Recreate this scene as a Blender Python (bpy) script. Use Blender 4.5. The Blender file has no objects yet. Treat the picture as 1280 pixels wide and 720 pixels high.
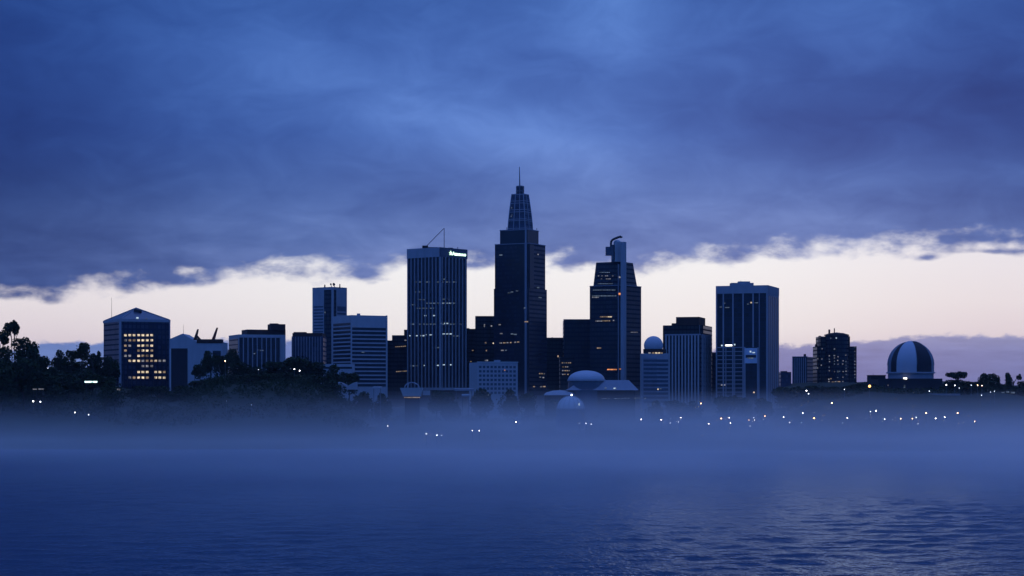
import bpy, math, random
from math import sin, cos, pi, tan, radians, atan2, sqrt, exp
random.seed(11)
SC = bpy.context.scene
COL = SC.collection
F_ = 2400.0      # focal length in photo pixels
H = 29.0         # eye height above the water
HZ = 490.0       # photo row of the true horizon

def X(px, Y): return (px - 640.0) * Y / F_
def Z(row, Y): return H + (HZ - row) * Y / F_
def lin(h):
    h = h.lstrip('#'); out = []
    for i in (0, 2, 4):
        c = int(h[i:i+2], 16) / 255.0
        out.append(c / 12.92 if c <= 0.04045 else ((c + 0.055) / 1.055) ** 2.4)
    return tuple(out) + (1.0,)
def sstep(a, b, x):
    t = max(0.0, min(1.0, (x - a) / (b - a))); return t * t * (3 - 2 * t)

# ------------------------------------------------------------------ terrain
BASE = [(0, -6), (930, -3), (965, 0.4), (1000, 1.2), (1100, 2.2), (1300, 5), (1500, 9), (1700, 14), (1900, 17), (2600, 18), (99999, 18)]
def ground(x, Y):
    b = BASE[0][1]
    Yw = Y + 14 * sin(x / 90.0) + 6 * sin(x / 31.0 + 1)
    for (y0, z0), (y1, z1) in zip(BASE, BASE[1:]):
        if y0 <= Yw <= y1:
            b = z0 + (z1 - z0) * (Yw - y0) / (y1 - y0); break
    p = 640 + F_ * x / max(1150.0, min(1650.0, Y))
    S = sstep(1080, 1330, Y) * (1 - sstep(2000, 3000, Y))
    hl = 35 - 20 * sstep(105, 165, p) + 14 * sstep(225, 268, p) - 29 * sstep(385, 470, p)
    hl += 17 * sstep(950, 1030, p) + 5 * sstep(1050, 1110, p) - 4 * sstep(1215, 1330, p)
    b += (hl + 1.2 * sin(p / 13.0) + 1.0 * sin(p / 29.0 + 2)) * S
    return b

# ------------------------------------------------------------------ materials
def new_mat(name):
    m = bpy.data.materials.new(name); m.use_nodes = True
    nt = m.node_tree; nt.nodes.clear()
    out = nt.nodes.new('ShaderNodeOutputMaterial')
    return m, nt, out
def N(nt, t, **kw):
    n = nt.nodes.new(t)
    for k, v in kw.items(): setattr(n, k, v)
    return n
def mth(nt, op, a, b=None, c=None, clamp=False):
    n = N(nt, 'ShaderNodeMath', operation=op); n.use_clamp = clamp
    for i, v in enumerate((a, b, c)):
        if v is None: continue
        if isinstance(v, (int, float)): n.inputs[i].default_value = v
        else: nt.links.new(v, n.inputs[i])
    return n.outputs[0]
def mixc(nt, f, a, b, blend='MIX'):
    n = N(nt, 'ShaderNodeMix', data_type='RGBA', blend_type=blend)
    for s, v in ((0, f), (6, a), (7, b)):
        if isinstance(v, (int, float)): n.inputs[s].default_value = v
        elif isinstance(v, tuple): n.inputs[s].default_value = v if len(v) == 4 else v + (1,)
        else: nt.links.new(v, n.inputs[s])
    return n.outputs[2]

def mat_plain(name, col, rough=0.75, var=0.25, scale=0.25, spec=0.2, metal=0.0):
    m, nt, out = new_mat(name)
    b = N(nt, 'ShaderNodeBsdfPrincipled'); nt.links.new(b.outputs[0], out.inputs[0])
    tc = N(nt, 'ShaderNodeTexCoord'); mp = N(nt, 'ShaderNodeMapping')
    mp.inputs['Scale'].default_value = (1, 1, 0.35)
    nt.links.new(tc.outputs['Object'], mp.inputs[0])
    no = N(nt, 'ShaderNodeTexNoise'); no.inputs['Scale'].default_value = scale; no.inputs['Detail'].default_value = 5
    nt.links.new(mp.outputs[0], no.inputs['Vector'])
    f = mth(nt, 'MULTIPLY_ADD', no.outputs[0], 2 * var, 1 - var)
    nt.links.new(mixc(nt, 1.0, tuple(col), mixc(nt, 0.0, (1, 1, 1), (1, 1, 1)), 'MULTIPLY'), b.inputs[0])
    h = N(nt, 'ShaderNodeVectorMath', operation='SCALE'); h.inputs[0].default_value = col[:3]
    nt.links.new(f, h.inputs['Scale']); nt.links.new(h.outputs[0], b.inputs['Base Color'])
    b.inputs['Roughness'].default_value = rough; b.inputs['Metallic'].default_value = metal
    b.inputs['Specular IOR Level'].default_value = spec
    return m

def mat_facade(name, glass, frame, fh=4.0, bay=3.0, span=0.35, mull=0.12, rough=0.3, spec=0.35, var=0.6):
    """floors and bays of glazing between spandrels and mullions, with pane to pane variation"""
    m, nt, out = new_mat(name)
    b = N(nt, 'ShaderNodeBsdfPrincipled'); nt.links.new(b.outputs[0], out.inputs[0])
    tc = N(nt, 'ShaderNodeTexCoord'); ge = N(nt, 'ShaderNodeNewGeometry')
    so = N(nt, 'ShaderNodeSeparateXYZ'); nt.links.new(tc.outputs['Object'], so.inputs[0])
    sn = N(nt, 'ShaderNodeSeparateXYZ'); nt.links.new(ge.outputs['True Normal'], sn.inputs[0])
    u = mth(nt, 'SUBTRACT', mth(nt, 'MULTIPLY', so.outputs[0], sn.outputs[1]), mth(nt, 'MULTIPLY', so.outputs[1], sn.outputs[0]))
    ub = mth(nt, 'DIVIDE', u, bay); zf = mth(nt, 'DIVIDE', so.outputs[2], fh)
    fu = mth(nt, 'FRACT', ub); fz = mth(nt, 'FRACT', zf)
    mu = mth(nt, 'LESS_THAN', fu, mull); sp = mth(nt, 'LESS_THAN', fz, span)
    fr = mth(nt, 'MAXIMUM', mu, sp)
    cv = N(nt, 'ShaderNodeCombineXYZ')
    nt.links.new(mth(nt, 'FLOOR', ub), cv.inputs[0]); nt.links.new(mth(nt, 'FLOOR', zf), cv.inputs[1])
    wn = N(nt, 'ShaderNodeTexWhiteNoise'); nt.links.new(cv.outputs[0], wn.inputs['Vector'])
    k = mth(nt, 'MULTIPLY_ADD', wn.outputs[0], 2 * var, 1 - var)
    gs = N(nt, 'ShaderNodeVectorMath', operation='SCALE'); gs.inputs[0].default_value = glass[:3]; nt.links.new(k, gs.inputs['Scale'])
    nt.links.new(mixc(nt, fr, gs.outputs[0], tuple(frame[:3])), b.inputs['Base Color'])
    nt.links.new(mth(nt, 'MULTIPLY_ADD', fr, 0.7 - rough, rough), b.inputs['Roughness'])
    nt.links.new(mth(nt, 'MULTIPLY_ADD', fr, 0.1 - spec, spec), b.inputs['Specular IOR Level'])
    return m

def mat_emit(name, col, s, flat=False):
    m, nt, out = new_mat(name)
    e = N(nt, 'ShaderNodeEmission'); e.inputs[0].default_value = tuple(col[:3]) + (1,)
    no = N(nt, 'ShaderNodeTexNoise'); no.inputs['Scale'].default_value = 0.35; no.inputs['Detail'].default_value = 3
    tc = N(nt, 'ShaderNodeTexCoord'); nt.links.new(tc.outputs['Object'], no.inputs['Vector'])
    nt.links.new(mth(nt, 'MULTIPLY', mth(nt, 'MAXIMUM', mth(nt, 'MULTIPLY_ADD', no.outputs[0], 4.0, -1.0), .25), s), e.inputs[1])
    if flat:
        nt.links.remove(e.inputs[1].links[0]); e.inputs[1].default_value = s
    nt.links.new(e.outputs[0], out.inputs[0])
    m.cycles.emission_sampling = 'NONE'
    return m

M = {}
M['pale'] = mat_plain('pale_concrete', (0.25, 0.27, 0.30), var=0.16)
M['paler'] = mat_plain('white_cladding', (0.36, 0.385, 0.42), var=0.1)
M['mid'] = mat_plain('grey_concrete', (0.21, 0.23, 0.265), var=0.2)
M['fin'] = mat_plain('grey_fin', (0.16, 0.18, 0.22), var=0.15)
M['dark'] = mat_plain('dark_cladding', (0.018, 0.019, 0.026), var=0.3)
M['roof'] = mat_plain('dark_roof', (0.02, 0.018, 0.02), rough=0.9)
M['brown'] = mat_plain('brown_steel', (0.035, 0.02, 0.018), rough=0.7)
M['red'] = mat_plain('red_steel', (0.11, 0.018, 0.012), rough=0.6)
M['glass'] = mat_plain('dark_glazing', (0.009, 0.011, 0.02), rough=0.28, spec=0.3, var=0.5, scale=0.6)
M['glass_blue'] = mat_plain('blue_glazing', (0.03, 0.045, 0.075), rough=0.3, spec=0.4, var=0.35)
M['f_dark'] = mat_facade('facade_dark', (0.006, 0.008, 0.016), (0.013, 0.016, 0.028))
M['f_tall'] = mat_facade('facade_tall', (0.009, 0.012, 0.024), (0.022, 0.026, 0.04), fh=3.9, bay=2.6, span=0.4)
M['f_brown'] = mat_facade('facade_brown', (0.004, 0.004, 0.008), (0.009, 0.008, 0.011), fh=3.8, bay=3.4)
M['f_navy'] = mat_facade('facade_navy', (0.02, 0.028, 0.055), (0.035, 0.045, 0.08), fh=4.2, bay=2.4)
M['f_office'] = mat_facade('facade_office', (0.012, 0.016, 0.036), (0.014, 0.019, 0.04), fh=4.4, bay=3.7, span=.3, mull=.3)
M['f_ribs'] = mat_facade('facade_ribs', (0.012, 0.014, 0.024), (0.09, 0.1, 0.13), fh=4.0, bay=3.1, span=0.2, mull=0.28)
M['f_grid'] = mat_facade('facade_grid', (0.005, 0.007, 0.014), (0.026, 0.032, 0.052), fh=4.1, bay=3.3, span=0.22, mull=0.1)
M['steel'] = mat_plain('galvanised_steel', (0.13, 0.14, 0.16), rough=0.5, metal=0.3)
M['dsteel'] = mat_plain('dark_steel', (0.03, 0.03, 0.035), rough=0.5)
M['screen'] = mat_plain('pale_screen', (0.35, 0.4, 0.48), rough=0.5)
M['dome_dark'] = mat_plain('darker_dome', (0.12, 0.14, 0.18), rough=0.5, var=0.25, scale=0.2, spec=0.3)  # darker grey than the shutter panel, over the rest of the dome
M['dome'] = mat_plain('painted_dome', (0.26, 0.29, 0.34), rough=0.45, var=0.12, scale=0.12, spec=0.3)
M['e_warm'] = mat_emit('lit_warm', (1.0, 0.8, 0.55), .7)
M['e_warmd'] = mat_emit('lit_warm_dim', (1.0, 0.72, 0.48), 0.24)
M['e_orange'] = mat_emit('lit_orange', (1.0, 0.36, 0.13), 0.8)
M['e_cool'] = mat_emit('lit_cool', (0.62, 0.82, 1.0), 0.7)
M['e_coold'] = mat_emit('lit_cool_dim', (0.5, 0.7, 1.0), 0.13)
M['e_tiny'] = mat_emit('lit_grey_dim', (0.8, 0.8, 0.9), 0.22)
M['e_white'] = mat_emit('lit_white', (1.0, 0.95, 0.85), 3.0)
M['e_sign'] = mat_emit('sign_glow', (0.62, 1.0, 0.78), 2.2)
M['e_bar'] = mat_emit('tube_glow', (0.65, 1.0, 0.95), 2.6)
M['l_white'] = mat_emit('lamp_white', (1.0, 0.93, 0.9), 20, True)
M['l_warm'] = mat_emit('lamp_warm', (1.0, 0.55, 0.24), 24, True)
M['l_dim'] = mat_emit('lamp_dim', (0.8, 0.85, 1.0), 6, True)
M['l_orange'] = mat_emit('lamp_orange', (1.0, 0.42, 0.12), 5, True)
M['l_red'] = mat_emit('lamp_red', (1.0, 0.5, 0.4), 12, True)
M['bark'] = mat_plain('bark', (0.035, 0.026, 0.02), rough=0.95, scale=2)
def mat_leaf(name, c0, c1):
    m, nt, out = new_mat(name)
    b = N(nt, 'ShaderNodeBsdfPrincipled'); nt.links.new(b.outputs[0], out.inputs[0])
    tc = N(nt, 'ShaderNodeTexCoord'); no = N(nt, 'ShaderNodeTexNoise'); no.inputs['Scale'].default_value = 4; no.inputs['Detail'].default_value = 4
    nt.links.new(tc.outputs['Object'], no.inputs['Vector'])
    nt.links.new(mixc(nt, no.outputs[0], c0, c1), b.inputs['Base Color']); b.inputs['Roughness'].default_value = 0.8
    b.inputs['Specular IOR Level'].default_value = 0.1
    return m
M['leaf'] = mat_leaf('foliage', (0.011, 0.02, 0.007), (0.032, 0.042, 0.016))
M['leaf2'] = mat_leaf('foliage_pine', (0.014, 0.025, 0.012), (0.035, 0.048, 0.022))

# ------------------------------------------------------------------ mesh building
class MB:
    def __init__(s): s.v = []; s.f = []; s.sm = []
    def add(s, vs, fs, smooth=False):
        o = len(s.v); s.v += [tuple(p) for p in vs]
        s.f += [tuple(i + o for i in f) for f in fs]; s.sm += [smooth] * len(fs)
        return s
    def loft(s, rings, smooth=False, caps=True):
        n = len(rings[0]); vs = [p for r in rings for p in r]; fs = []
        for k in range(len(rings) - 1):
            for i in range(n):
                j = (i + 1) % n; fs.append((k*n+i, k*n+j, (k+1)*n+j, (k+1)*n+i))
        s.add(vs, fs, smooth)
        if caps:
            s.add(rings[0], [tuple(reversed(range(n)))]); s.add(rings[-1], [tuple(range(n))])
        return s
    def prism(s, poly, z0, z1):
        return s.loft([[(p[0], p[1], z0) for p in poly], [(p[0], p[1], z1) for p in poly]])
    def box(s, x0, x1, y0, y1, z0, z1):
        return s.prism([(x0, y0), (x1, y0), (x1, y1), (x0, y1)], z0, z1)
    def bar(s, p, q, r, r2=None, n=6):
        r2 = r if r2 is None else r2
        d = [q[i] - p[i] for i in range(3)]; L = sqrt(sum(c*c for c in d)) or 1; d = [c / L for c in d]
        a = (0, 0, 1) if abs(d[2]) < 0.9 else (1, 0, 0)
        u = (d[1]*a[2]-d[2]*a[1], d[2]*a[0]-d[0]*a[2], d[0]*a[1]-d[1]*a[0]); l = sqrt(sum(c*c for c in u)); u = [c/l for c in u]
        w = (d[1]*u[2]-d[2]*u[1], d[2]*u[0]-d[0]*u[2], d[0]*u[1]-d[1]*u[0])
        ring = lambda c, rr: [tuple(c[k] + rr * (cos(t) * u[k] + sin(t) * w[k]) for k in range(3)) for t in [2*pi*i/n for i in range(n)]]
        return s.loft([ring(p, r), ring(q, r2)], smooth=n > 6)
    def lathe(s, cx, cy, prof, n=32, smooth=True, a0=0.0, a1=2*pi):
        full = abs(a1 - a0 - 2*pi) < 1e-6
        m = n if full else n + 1
        vs = []; fs = []
        for (r, z) in prof:
            for i in range(m):
                t = a0 + (a1 - a0) * i / n
                vs.append((cx + r * cos(t), cy + r * sin(t), z))
        for k in range(len(prof) - 1):
            for i in range(n):
                j = (i + 1) % m if full else i + 1
                fs.append((k*m+i, k*m+j, (k+1)*m+j, (k+1)*m+i))
        return s.add(vs, fs, smooth)
    def build(s, name, mat, parent=None, loc=None):
        me = bpy.data.meshes.new(name)
        L = [0.0, 0.0, 0.0]; q = parent
        while q is not None and loc is None:
            L = [L[i] + q.location[i] for i in range(3)]; q = q.parent
        me.from_pydata([(p[0]-L[0], p[1]-L[1], p[2]-L[2]) for p in s.v], [], s.f)
        me.polygons.foreach_set('use_smooth', s.sm)
        me.materials.append(M[mat] if isinstance(mat, str) else mat)
        me.validate(); me.update()
        o = bpy.data.objects.new(name, me); COL.objects.link(o)
        if parent is not None: o.parent = parent
        return o

def tag(o, label, cat, group=None):
    o['label'] = label; o['category'] = cat
    if group: o['group'] = group
    return o
def thing(name, label, cat, loc, group=None):
    o = bpy.data.objects.new(name, None); COL.objects.link(o); o.location = loc; o.empty_display_size = 2
    return tag(o, label, cat, group)

class Face:
    """a vertical wall plane seen left to right; t is the distance outward from it"""
    def __init__(s, p0, p1):
        s.p0 = p0; s.p1 = p1; s.W = sqrt((p1[0]-p0[0])**2 + (p1[1]-p0[1])**2)
        s.d = ((p1[0]-p0[0])/s.W, (p1[1]-p0[1])/s.W); s.n = (s.d[1], -s.d[0])
    def s_at(s, px):
        k = (px - 640) / F_
        return (k * s.p0[1] - s.p0[0]) / (s.d[0] - k * s.d[1])
    def pt(s, a, t=0.0): return (s.p0[0] + s.d[0]*a + s.n[0]*t, s.p0[1] + s.d[1]*a + s.n[1]*t)
    def z(s, row, a): return Z(row, s.pt(a)[1])
    def box(s, mb, a0, a1, z0, z1, t0, t1):
        return mb.prism([s.pt(a0, t1), s.pt(a1, t1), s.pt(a1, t0), s.pt(a0, t0)], z0, z1)
    def win(s, parent, px, row, w, h, mat, t=0.0, name='lit_window'):
        a = s.s_at(px); y = s.pt(a)[1]; k = y / F_
        zc = Z(row, y); hw = max(0.4, w * k / max(0.35, abs(s.d[0])) / 2)
        m = MB(); s.box(m, a - hw, a + hw, zc - h*k/2, zc + h*k/2, -0.3, 0.12 + t)
        return m.build(name, mat, parent)

def two_face(pL, pC, pR, Y, th=None):
    C = (X(pC, Y), Y)
    def hit(p, d):
        k = (p - 640) / F_
        s = (k * C[1] - C[0]) / (d[0] - k * d[1]); return (C[0] + d[0]*s, C[1] + d[1]*s), s
    def at(t):
        L, a = hit(pL, (-cos(t), sin(t))); R, b = hit(pR, (sin(t), cos(t))); return L, R, a, b
    if th is None:
        lo, hi = radians(8), radians(82)
        for _ in range(40):
            t = (lo + hi) / 2; L, R, a, b = at(t)
            if b > a: lo = t
            else: hi = t
        th = t
    else: th = radians(th)
    L, R, a, b = at(th)
    B = (L[0] + R[0] - C[0], L[1] + R[1] - C[1])
    return dict(L=L, C=C, R=R, B=B, FL=Face(L, C), FR=Face(C, R), poly=[C, R, B, L], mid=((L[0]+R[0])/2, (L[1]+R[1])/2), th=th)
def front(pL, pR, Y, depth):
    a = (X(pL, Y), Y); b = (X(pR, Y), Y)
    return dict(L=a, R=b, F=Face(a, b), poly=[a, b, (b[0], Y+depth), (a[0], Y+depth)], mid=((a[0]+b[0])/2, Y+depth/2))
def inset(poly, d):
    cx = sum(p[0] for p in poly)/len(poly); cy = sum(p[1] for p in poly)/len(poly); out = []
    for p in poly:
        l = sqrt((p[0]-cx)**2 + (p[1]-cy)**2); k = (l - d) / l; out.append((cx + (p[0]-cx)*k, cy + (p[1]-cy)*k))
    return out
def base_at(mid): return ground(*mid) - 6.0
def bld(name, label, mid, cat='building', group=None):
    return thing(name, label, cat, (mid[0], mid[1], ground(*mid)), group)
TOWERS = 'towers of the city skyline'
def scatter_roof(parent, poly, z, n, seed, h=(1.5, 3.2)):
    r = random.Random(seed)
    for _ in range(n):
        a, b = r.uniform(.2, .75), r.uniform(.2, .75)
        C, R, B, L = poly
        x = C[0] + (R[0]-C[0])*a + (L[0]-C[0])*b; y = C[1] + (R[1]-C[1])*a + (L[1]-C[1])*b
        w, d, hh = r.uniform(2, 5), r.uniform(2, 4), r.uniform(*h)
        m = MB(); m.box(x-w/2, x+w/2, y-d/2, y+d/2, z - 0.02, z + hh); m.box(x-w/3, x+w/6, y-d/3, y+d/3, z + hh - 0.1, z + hh + 0.5)
        m.build('plant_unit', 'roof', parent)

# ================================================================== BUILDINGS
# --- glass office with pyramid roof and the warm lit windows (far left)
Yb = 1650; T = two_face(129.5, 150.5, 212.5, Yb, 62)
b = bld('pyramid_roof_office', 'dark glass office block with glazed pyramid roof and a grid of warm lit windows', T['mid'], group=TOWERS)
zt = Z(399.5, Yb); MB().prism(T['poly'], base_at(T['mid']), zt).build('wall', 'f_office', b)
m = MB()
for Fc in (T['FL'], T['FR']): Fc.box(m, -0.3, Fc.W + 0.3, zt - 1.6, zt + 0.6, -1.0, 0.5)
m.build('parapet', 'mid', b)
m = MB(); T['FR'].box(m, -1.0, 0.7, base_at(T['mid']), zt - 1.7, -1.0, 0.6); m.build('corner_pier', 'mid', b)
m = MB(); T['FR'].box(m, T['FR'].W - .9, T['FR'].W + .2, base_at(T['mid']), zt - 1.7, -1.0, 0.4); m.build('corner_pier', 'fin', b)
ap = (T['mid'][0] - 0.5, T['mid'][1], Z(385, T['mid'][1]))
pr = inset(T['poly'], 0.6)
m = MB(); m.add([(p[0], p[1], zt + 0.65) for p in pr] + [ap], [(0, 1, 4), (1, 2, 4), (2, 3, 4), (3, 0, 4)])
rf = m.build('roof', 'glass_blue', b)
for p in pr:
    m = MB(); m.bar((p[0], p[1], zt + 0.8), (ap[0], ap[1], ap[2] + 0.2), 0.35); m.build('ridge', 'mid', rf)
m = MB(); yy = T['mid'][1] - 6; m.loft([[(X(167, yy), yy-5, zt+1), (X(180, yy), yy-5, zt+1), (X(180, yy), yy+4, zt+1), (X(167, yy), yy+4, zt+1)],
     [(X(168.5, yy), yy-3, Z(386, yy)), (X(177, yy), yy-3, Z(388, yy)), (X(177, yy), yy+4, Z(388, yy)), (X(168.5, yy), yy+4, Z(386, yy))]]).build('plant_room', 'roof', b)
T['FR'].win(b, 171.5, 397.5, 2, 2, 'e_cool', t=1.2); T['FR'].win(b, 183, 398.5, 1.2, 1, 'e_coold', t=1.2)
m = MB(); q = (X(139.5, T['L'][1]-8), T['L'][1]-8); m.bar((q[0], q[1], zt - 2), (q[0], q[1], Z(372, q[1])), 0.22, 0.1); m.build('antenna', 'dsteel', b)
cols = [156.8, 162.2, 167.6, 173.3, 178.6, 184, 189.6, 194.6, 199.8, 205.2]
rows = {419: 'WWWWWWW', 425.3: 'dwwWWWW', 432: 'wd.WWWW', 438.2: 'w..wWWw', 444.7: 'dd.WwwW', 451: '.WWWdwwWdd', 457.6: '....ddd...', 465: '...WWW.WWw', 472: '.dwWWw.WWW'}
for r_, s_ in rows.items():
    for c_, ch in zip(cols, s_):
        if ch == '.': continue
        T['FR'].win(b, c_, r_, 2.9, 2.6, {'W': 'e_warm', 'w': 'e_warmd', 'd': 'e_tiny'}[ch])
m = MB()
for i in range(11):
    a = T['FR'].s_at(154.2 + i * 5.38); T['FR'].box(m, a - .25, a + .25, base_at(T['mid']), Z(414, Yb), 0.0, 0.4)
m.build('mullion', 'glass', b)

# --- pale gabled hall with dark recess and two slanted red masts
Yb = 1600; T = front(212.6, 277, Yb, 34); F0 = T['F']
b = bld('gabled_hall', 'pale gabled block with a tall dark recess beside two slanted red masts', T['mid'])
zb = base_at(T['mid']); zr = Z(427.5, Yb)
MB().prism(T['poly'], zb, zr).build('wall', 'pale', b)
m = MB(); g0, g1, ga = X(212.6, Yb), X(246, Yb), X(228, Yb)
m.add([(g0, Yb, zr), (g1, Yb, zr), (ga, Yb, Z(417, Yb)), (g0, Yb+34, zr), (g1, Yb+34, zr), (ga, Yb+34, Z(417, Yb)), (g0, Yb, Z(423.5, Yb)), (g0, Yb+34, Z(423.5, Yb))],
      [(0, 1, 2, 6), (3, 7, 5, 4), (6, 2, 5, 7), (2, 1, 4, 5), (0, 6, 7, 3)]); m.build('gable', 'pale', b)
m = MB(); F0.box(m, F0.s_at(213.8), F0.s_at(234.5), zb, Z(435.5, Yb), -0.2, 0.15); m.build('recess', 'dark', b)  # flat dark panel; the shade of the recess is put into its colour
m = MB(); F0.box(m, F0.s_at(212.5), F0.s_at(213.9), zb, Z(436, Yb), -0.2, 1.2); m.build('pier', 'paler', b)
m = MB(); F0.box(m, F0.s_at(246), F0.s_at(277), zr - 1, Z(424, Yb), -10, 0.4); m.add([(X(246.5, Yb), Yb-.3, Z(424.2, Yb)), (X(251, Yb), Yb-.3, Z(424.2, Yb)), (X(247, Yb), Yb-.3, Z(419.5, Yb)), (X(246.5, Yb), Yb+2, Z(424.2, Yb)), (X(251, Yb), Yb+2, Z(424.2, Yb)), (X(247, Yb), Yb+2, Z(419.5, Yb))], [(0,1,2),(3,5,4),(0,2,5,3),(1,4,5,2),(0,3,4,1)])
m.build('roof_structure', 'brown', b)
for (p0, p1, r1, mt) in ((243.6, 247.4, 411.5, 'brown'), (266.3, 271.5, 409.5, 'red')):
    m = MB(); y = Yb + 3; m.loft([[(X(p0 - 2.1, y), y, Z(425, y)), (X(p0 + 2.1, y), y, Z(425, y)), (X(p0 + 2.1, y), y + 1.5, Z(425, y)), (X(p0 - 2.1, y), y + 1.5, Z(425, y))],
        [(X(p1 - 1, y), y, Z(r1, y)), (X(p1 + 1, y), y, Z(r1, y)), (X(p1 + 1, y), y + 1, Z(r1, y)), (X(p1 - 1, y), y + 1, Z(r1, y))]]); m.build('slanted_mast', mt, b)
m = MB(); m.bar((X(229.3, Yb+4), Yb+4, Z(420, Yb)), (X(229.3, Yb+4), Yb+4, Z(405.5, Yb)), .18, .08); m.build('antenna', 'dsteel', b)
for (p0, p1) in ((256, 262), (266, 276)):
    m = MB(); F0.box(m, F0.s_at(p0), F0.s_at(p1), Z(452, Yb), Z(438.5, Yb), -0.2, 0.12); m.build('window', 'glass', b)

# --- low block with vertical dark strips
Yb = 1700; T = two_face(286, 298, 357, Yb, 70)
b = bld('finned_low_office', 'low pale office with tall dark window strips and stepped dark roof', T['mid'])
zb = base_at(T['mid']); zt = Z(418, Yb); MB().prism(T['poly'], zb, zt).build('wall', 'pale', b)
Fr = T['FR']
for i in range(9):
    p0 = 299.2 + i * 5.75; m = MB(); Fr.box(m, Fr.s_at(p0), Fr.s_at(p0 + 4.3), zb, Z(421.8, Yb), -0.3, 0.1); m.build('window_strip', 'f_grid', b)
    m = MB(); a = Fr.s_at(p0 + 4.9); Fr.box(m, a - .35, a + .35, zb, Z(420.5, Yb), 0, .9); m.build('fin', 'mid', b)
m = MB(); T['FL'].box(m, 1, T['FL'].W - 1, zb, Z(423, Yb), -0.3, 0.1); m.build('window_strip', 'f_grid', b)
R2 = two_face(302, 309, 357, Yb + 6, 70); MB().prism(R2['poly'], zt - .1, Z(411.8, Yb + 6)).build('upper_storey', 'brown', b)
R3 = two_face(334.5, 339, 356.8, Yb + 9, 70); pr_ = MB().prism(R3['poly'], Z(412.3, Yb), Z(405, Yb + 9)); pr_.build('plant_room', 'brown', b)
m = MB(); m.box(X(337, Yb+12), X(347, Yb+12), Yb+12, Yb+20, Z(405.5, Yb), Z(403.6, Yb)); m.build('roof_hatch', 'brown', b)
Fr.win(b, 327, 438, 4, 1.2, 'e_coold'); Fr.win(b, 322, 437.5, 1.4, 1.2, 'e_coold')
for p in (319, 323.5, 318): Fr.win(b, p, 462 - (p == 318) * 20, 2.2, 1.2, 'e_coold')

# --- small ribbed block
Yb = 1740; T = front(364.5, 404, Yb, 30); F0 = T['F']
b = bld('ribbed_low_office', 'low office with thin vertical ribs left of the tall pale tower', T['mid'])
zb = base_at(T['mid']); MB().prism(T['poly'], zb, Z(420.5, Yb)).build('wall', 'f_navy', b)
MB().prism(inset(T['poly'], 1.0), Z(420.6, Yb), Z(416.2, Yb)).build('roof_band', 'brown', b)
MB().box(X(367, Yb+5), X(382, Yb+5), Yb+5, Yb+16, Z(416.3, Yb), Z(414.8, Yb)).build('plant_room', 'brown', b)
for i in range(11):
    a = F0.s_at(366 + i * 3.5); m = MB(); F0.box(m, a - .35, a + .35, zb, Z(421, Yb), 0, .8); m.build('fin', 'fin', b)

# --- tall pale tower with dark vertical slots
Yb = 1800; T = two_face(390.5, 415.3, 433.7, Yb, 38)
b = bld('pale_slab_tower', 'tall pale tower with a dark vertical slot and dishes on its roof', T['mid'], group=TOWERS)
zb = base_at(T['mid']); zt = Z(359.2, Yb); MB().prism(T['poly'], zb, zt).build('wall', 'mid', b)
FL, FR = T['FL'], T['FR']
m = MB(); FL.box(m, FL.s_at(405.2), FL.s_at(414.2), zb, zt - 2.2, -.3, .12); m.build('glazed_slot', 'f_dark', b)
m = MB(); FR.box(m, FR.s_at(416.8), FR.s_at(420.2), zb, zt - 2.2, -.3, .12); m.build('glazed_slot', 'f_dark', b)
m = MB(); FR.box(m, -.4, FR.s_at(416.7), zb, zt + .4, -.6, .6); m.build('corner_pier', 'pale', b)
r = 382.0
while r < 470:
    m = MB(); FL.box(m, FL.s_at(392.2), FL.s_at(404.2), Z(r + 1.9, Yb), Z(r, Yb), -.3, .12); m.build('window_band', 'glass_blue', b); r += 3.9
r = 382.5
while r < 400:
    m = MB(); FR.box(m, FR.s_at(421.5), FR.s_at(432.2), Z(r + (6 if r < 385 else 2.2), Yb), Z(r, Yb), -.3, .12); m.build('window_band', 'glass_blue', b); r += 8
m = MB(); FL.box(m, 0, FL.W, zt, zt + .5, -1, 0); FR.box(m, 0, FR.W, zt, zt + .5, -1, 0); m.build('parapet', 'fin', b)
for (p, rt, w) in ((406, 355.8, .7), (424.8, 355, .6)):
    m = MB(); m.bar((X(p, Yb+8), Yb+8, zt - .1), (X(p, Yb+8), Yb+8, Z(rt, Yb+8)), w, w * .8, 8); m.build('antenna', 'dsteel', b)
for (p, rt, w) in ((413.7, 355.4, 1.0), (417.6, 355.6, 1.6)):
    yy = Yb + 9; q = (X(p, yy), yy, Z(rt, yy))
    m = MB(); m.bar((X(p + .9, yy), yy, zt - .1), q, .35, .3)
    m.build('dish_post', 'dsteel', b)
    m = MB(); m.bar((q[0] - .3, q[1] - .6, q[2]), (q[0] + .6, q[1] + .2, q[2] + .2), w, w * .5, 12); m.build('dish', 'dsteel', b)
FL.win(b, 406.2, 390.4, 1, 1.2, 'e_cool')

# --- horizontal banded block
Yb = 1650; T = two_face(416, 439, 484, Yb, 60)
b = bld('banded_office', 'mid-height office striped with horizontal pale and dark bands', T['mid'], group=TOWERS)
zb = base_at(T['mid']); zt = Z(393.8, Yb); MB().prism(T['poly'], zb, zt).build('wall', 'pale', b)
FL, FR = T['FL'], T['FR']
for i in range(15):
    r = 409.2 + i * 5.05
    m = MB(); FR.box(m, .9, FR.s_at(482.2), Z(r + 3.3, Yb), Z(r, Yb), -.4, .1); m.build('window_band', 'glass', b)
    r = 403.2 + i * 5.0; m = MB(); FL.box(m, 1.0, FL.W - 1.4, Z(r + 3.1, Yb), Z(r, Yb), -.4, .1); m.build('window_band', 'glass', b)
m = MB(); FR.box(m, FR.s_at(482.4), FR.W + .1, zb, zt + .3, -.6, .5); m.build('end_pier', 'pale', b)
m = MB(); m.box(X(446, Yb+9), X(450, Yb+9), Yb+9, Yb+12, zt - .1, Z(391.8, Yb+9)); m.build('roof_hatch', 'mid', b)
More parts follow.
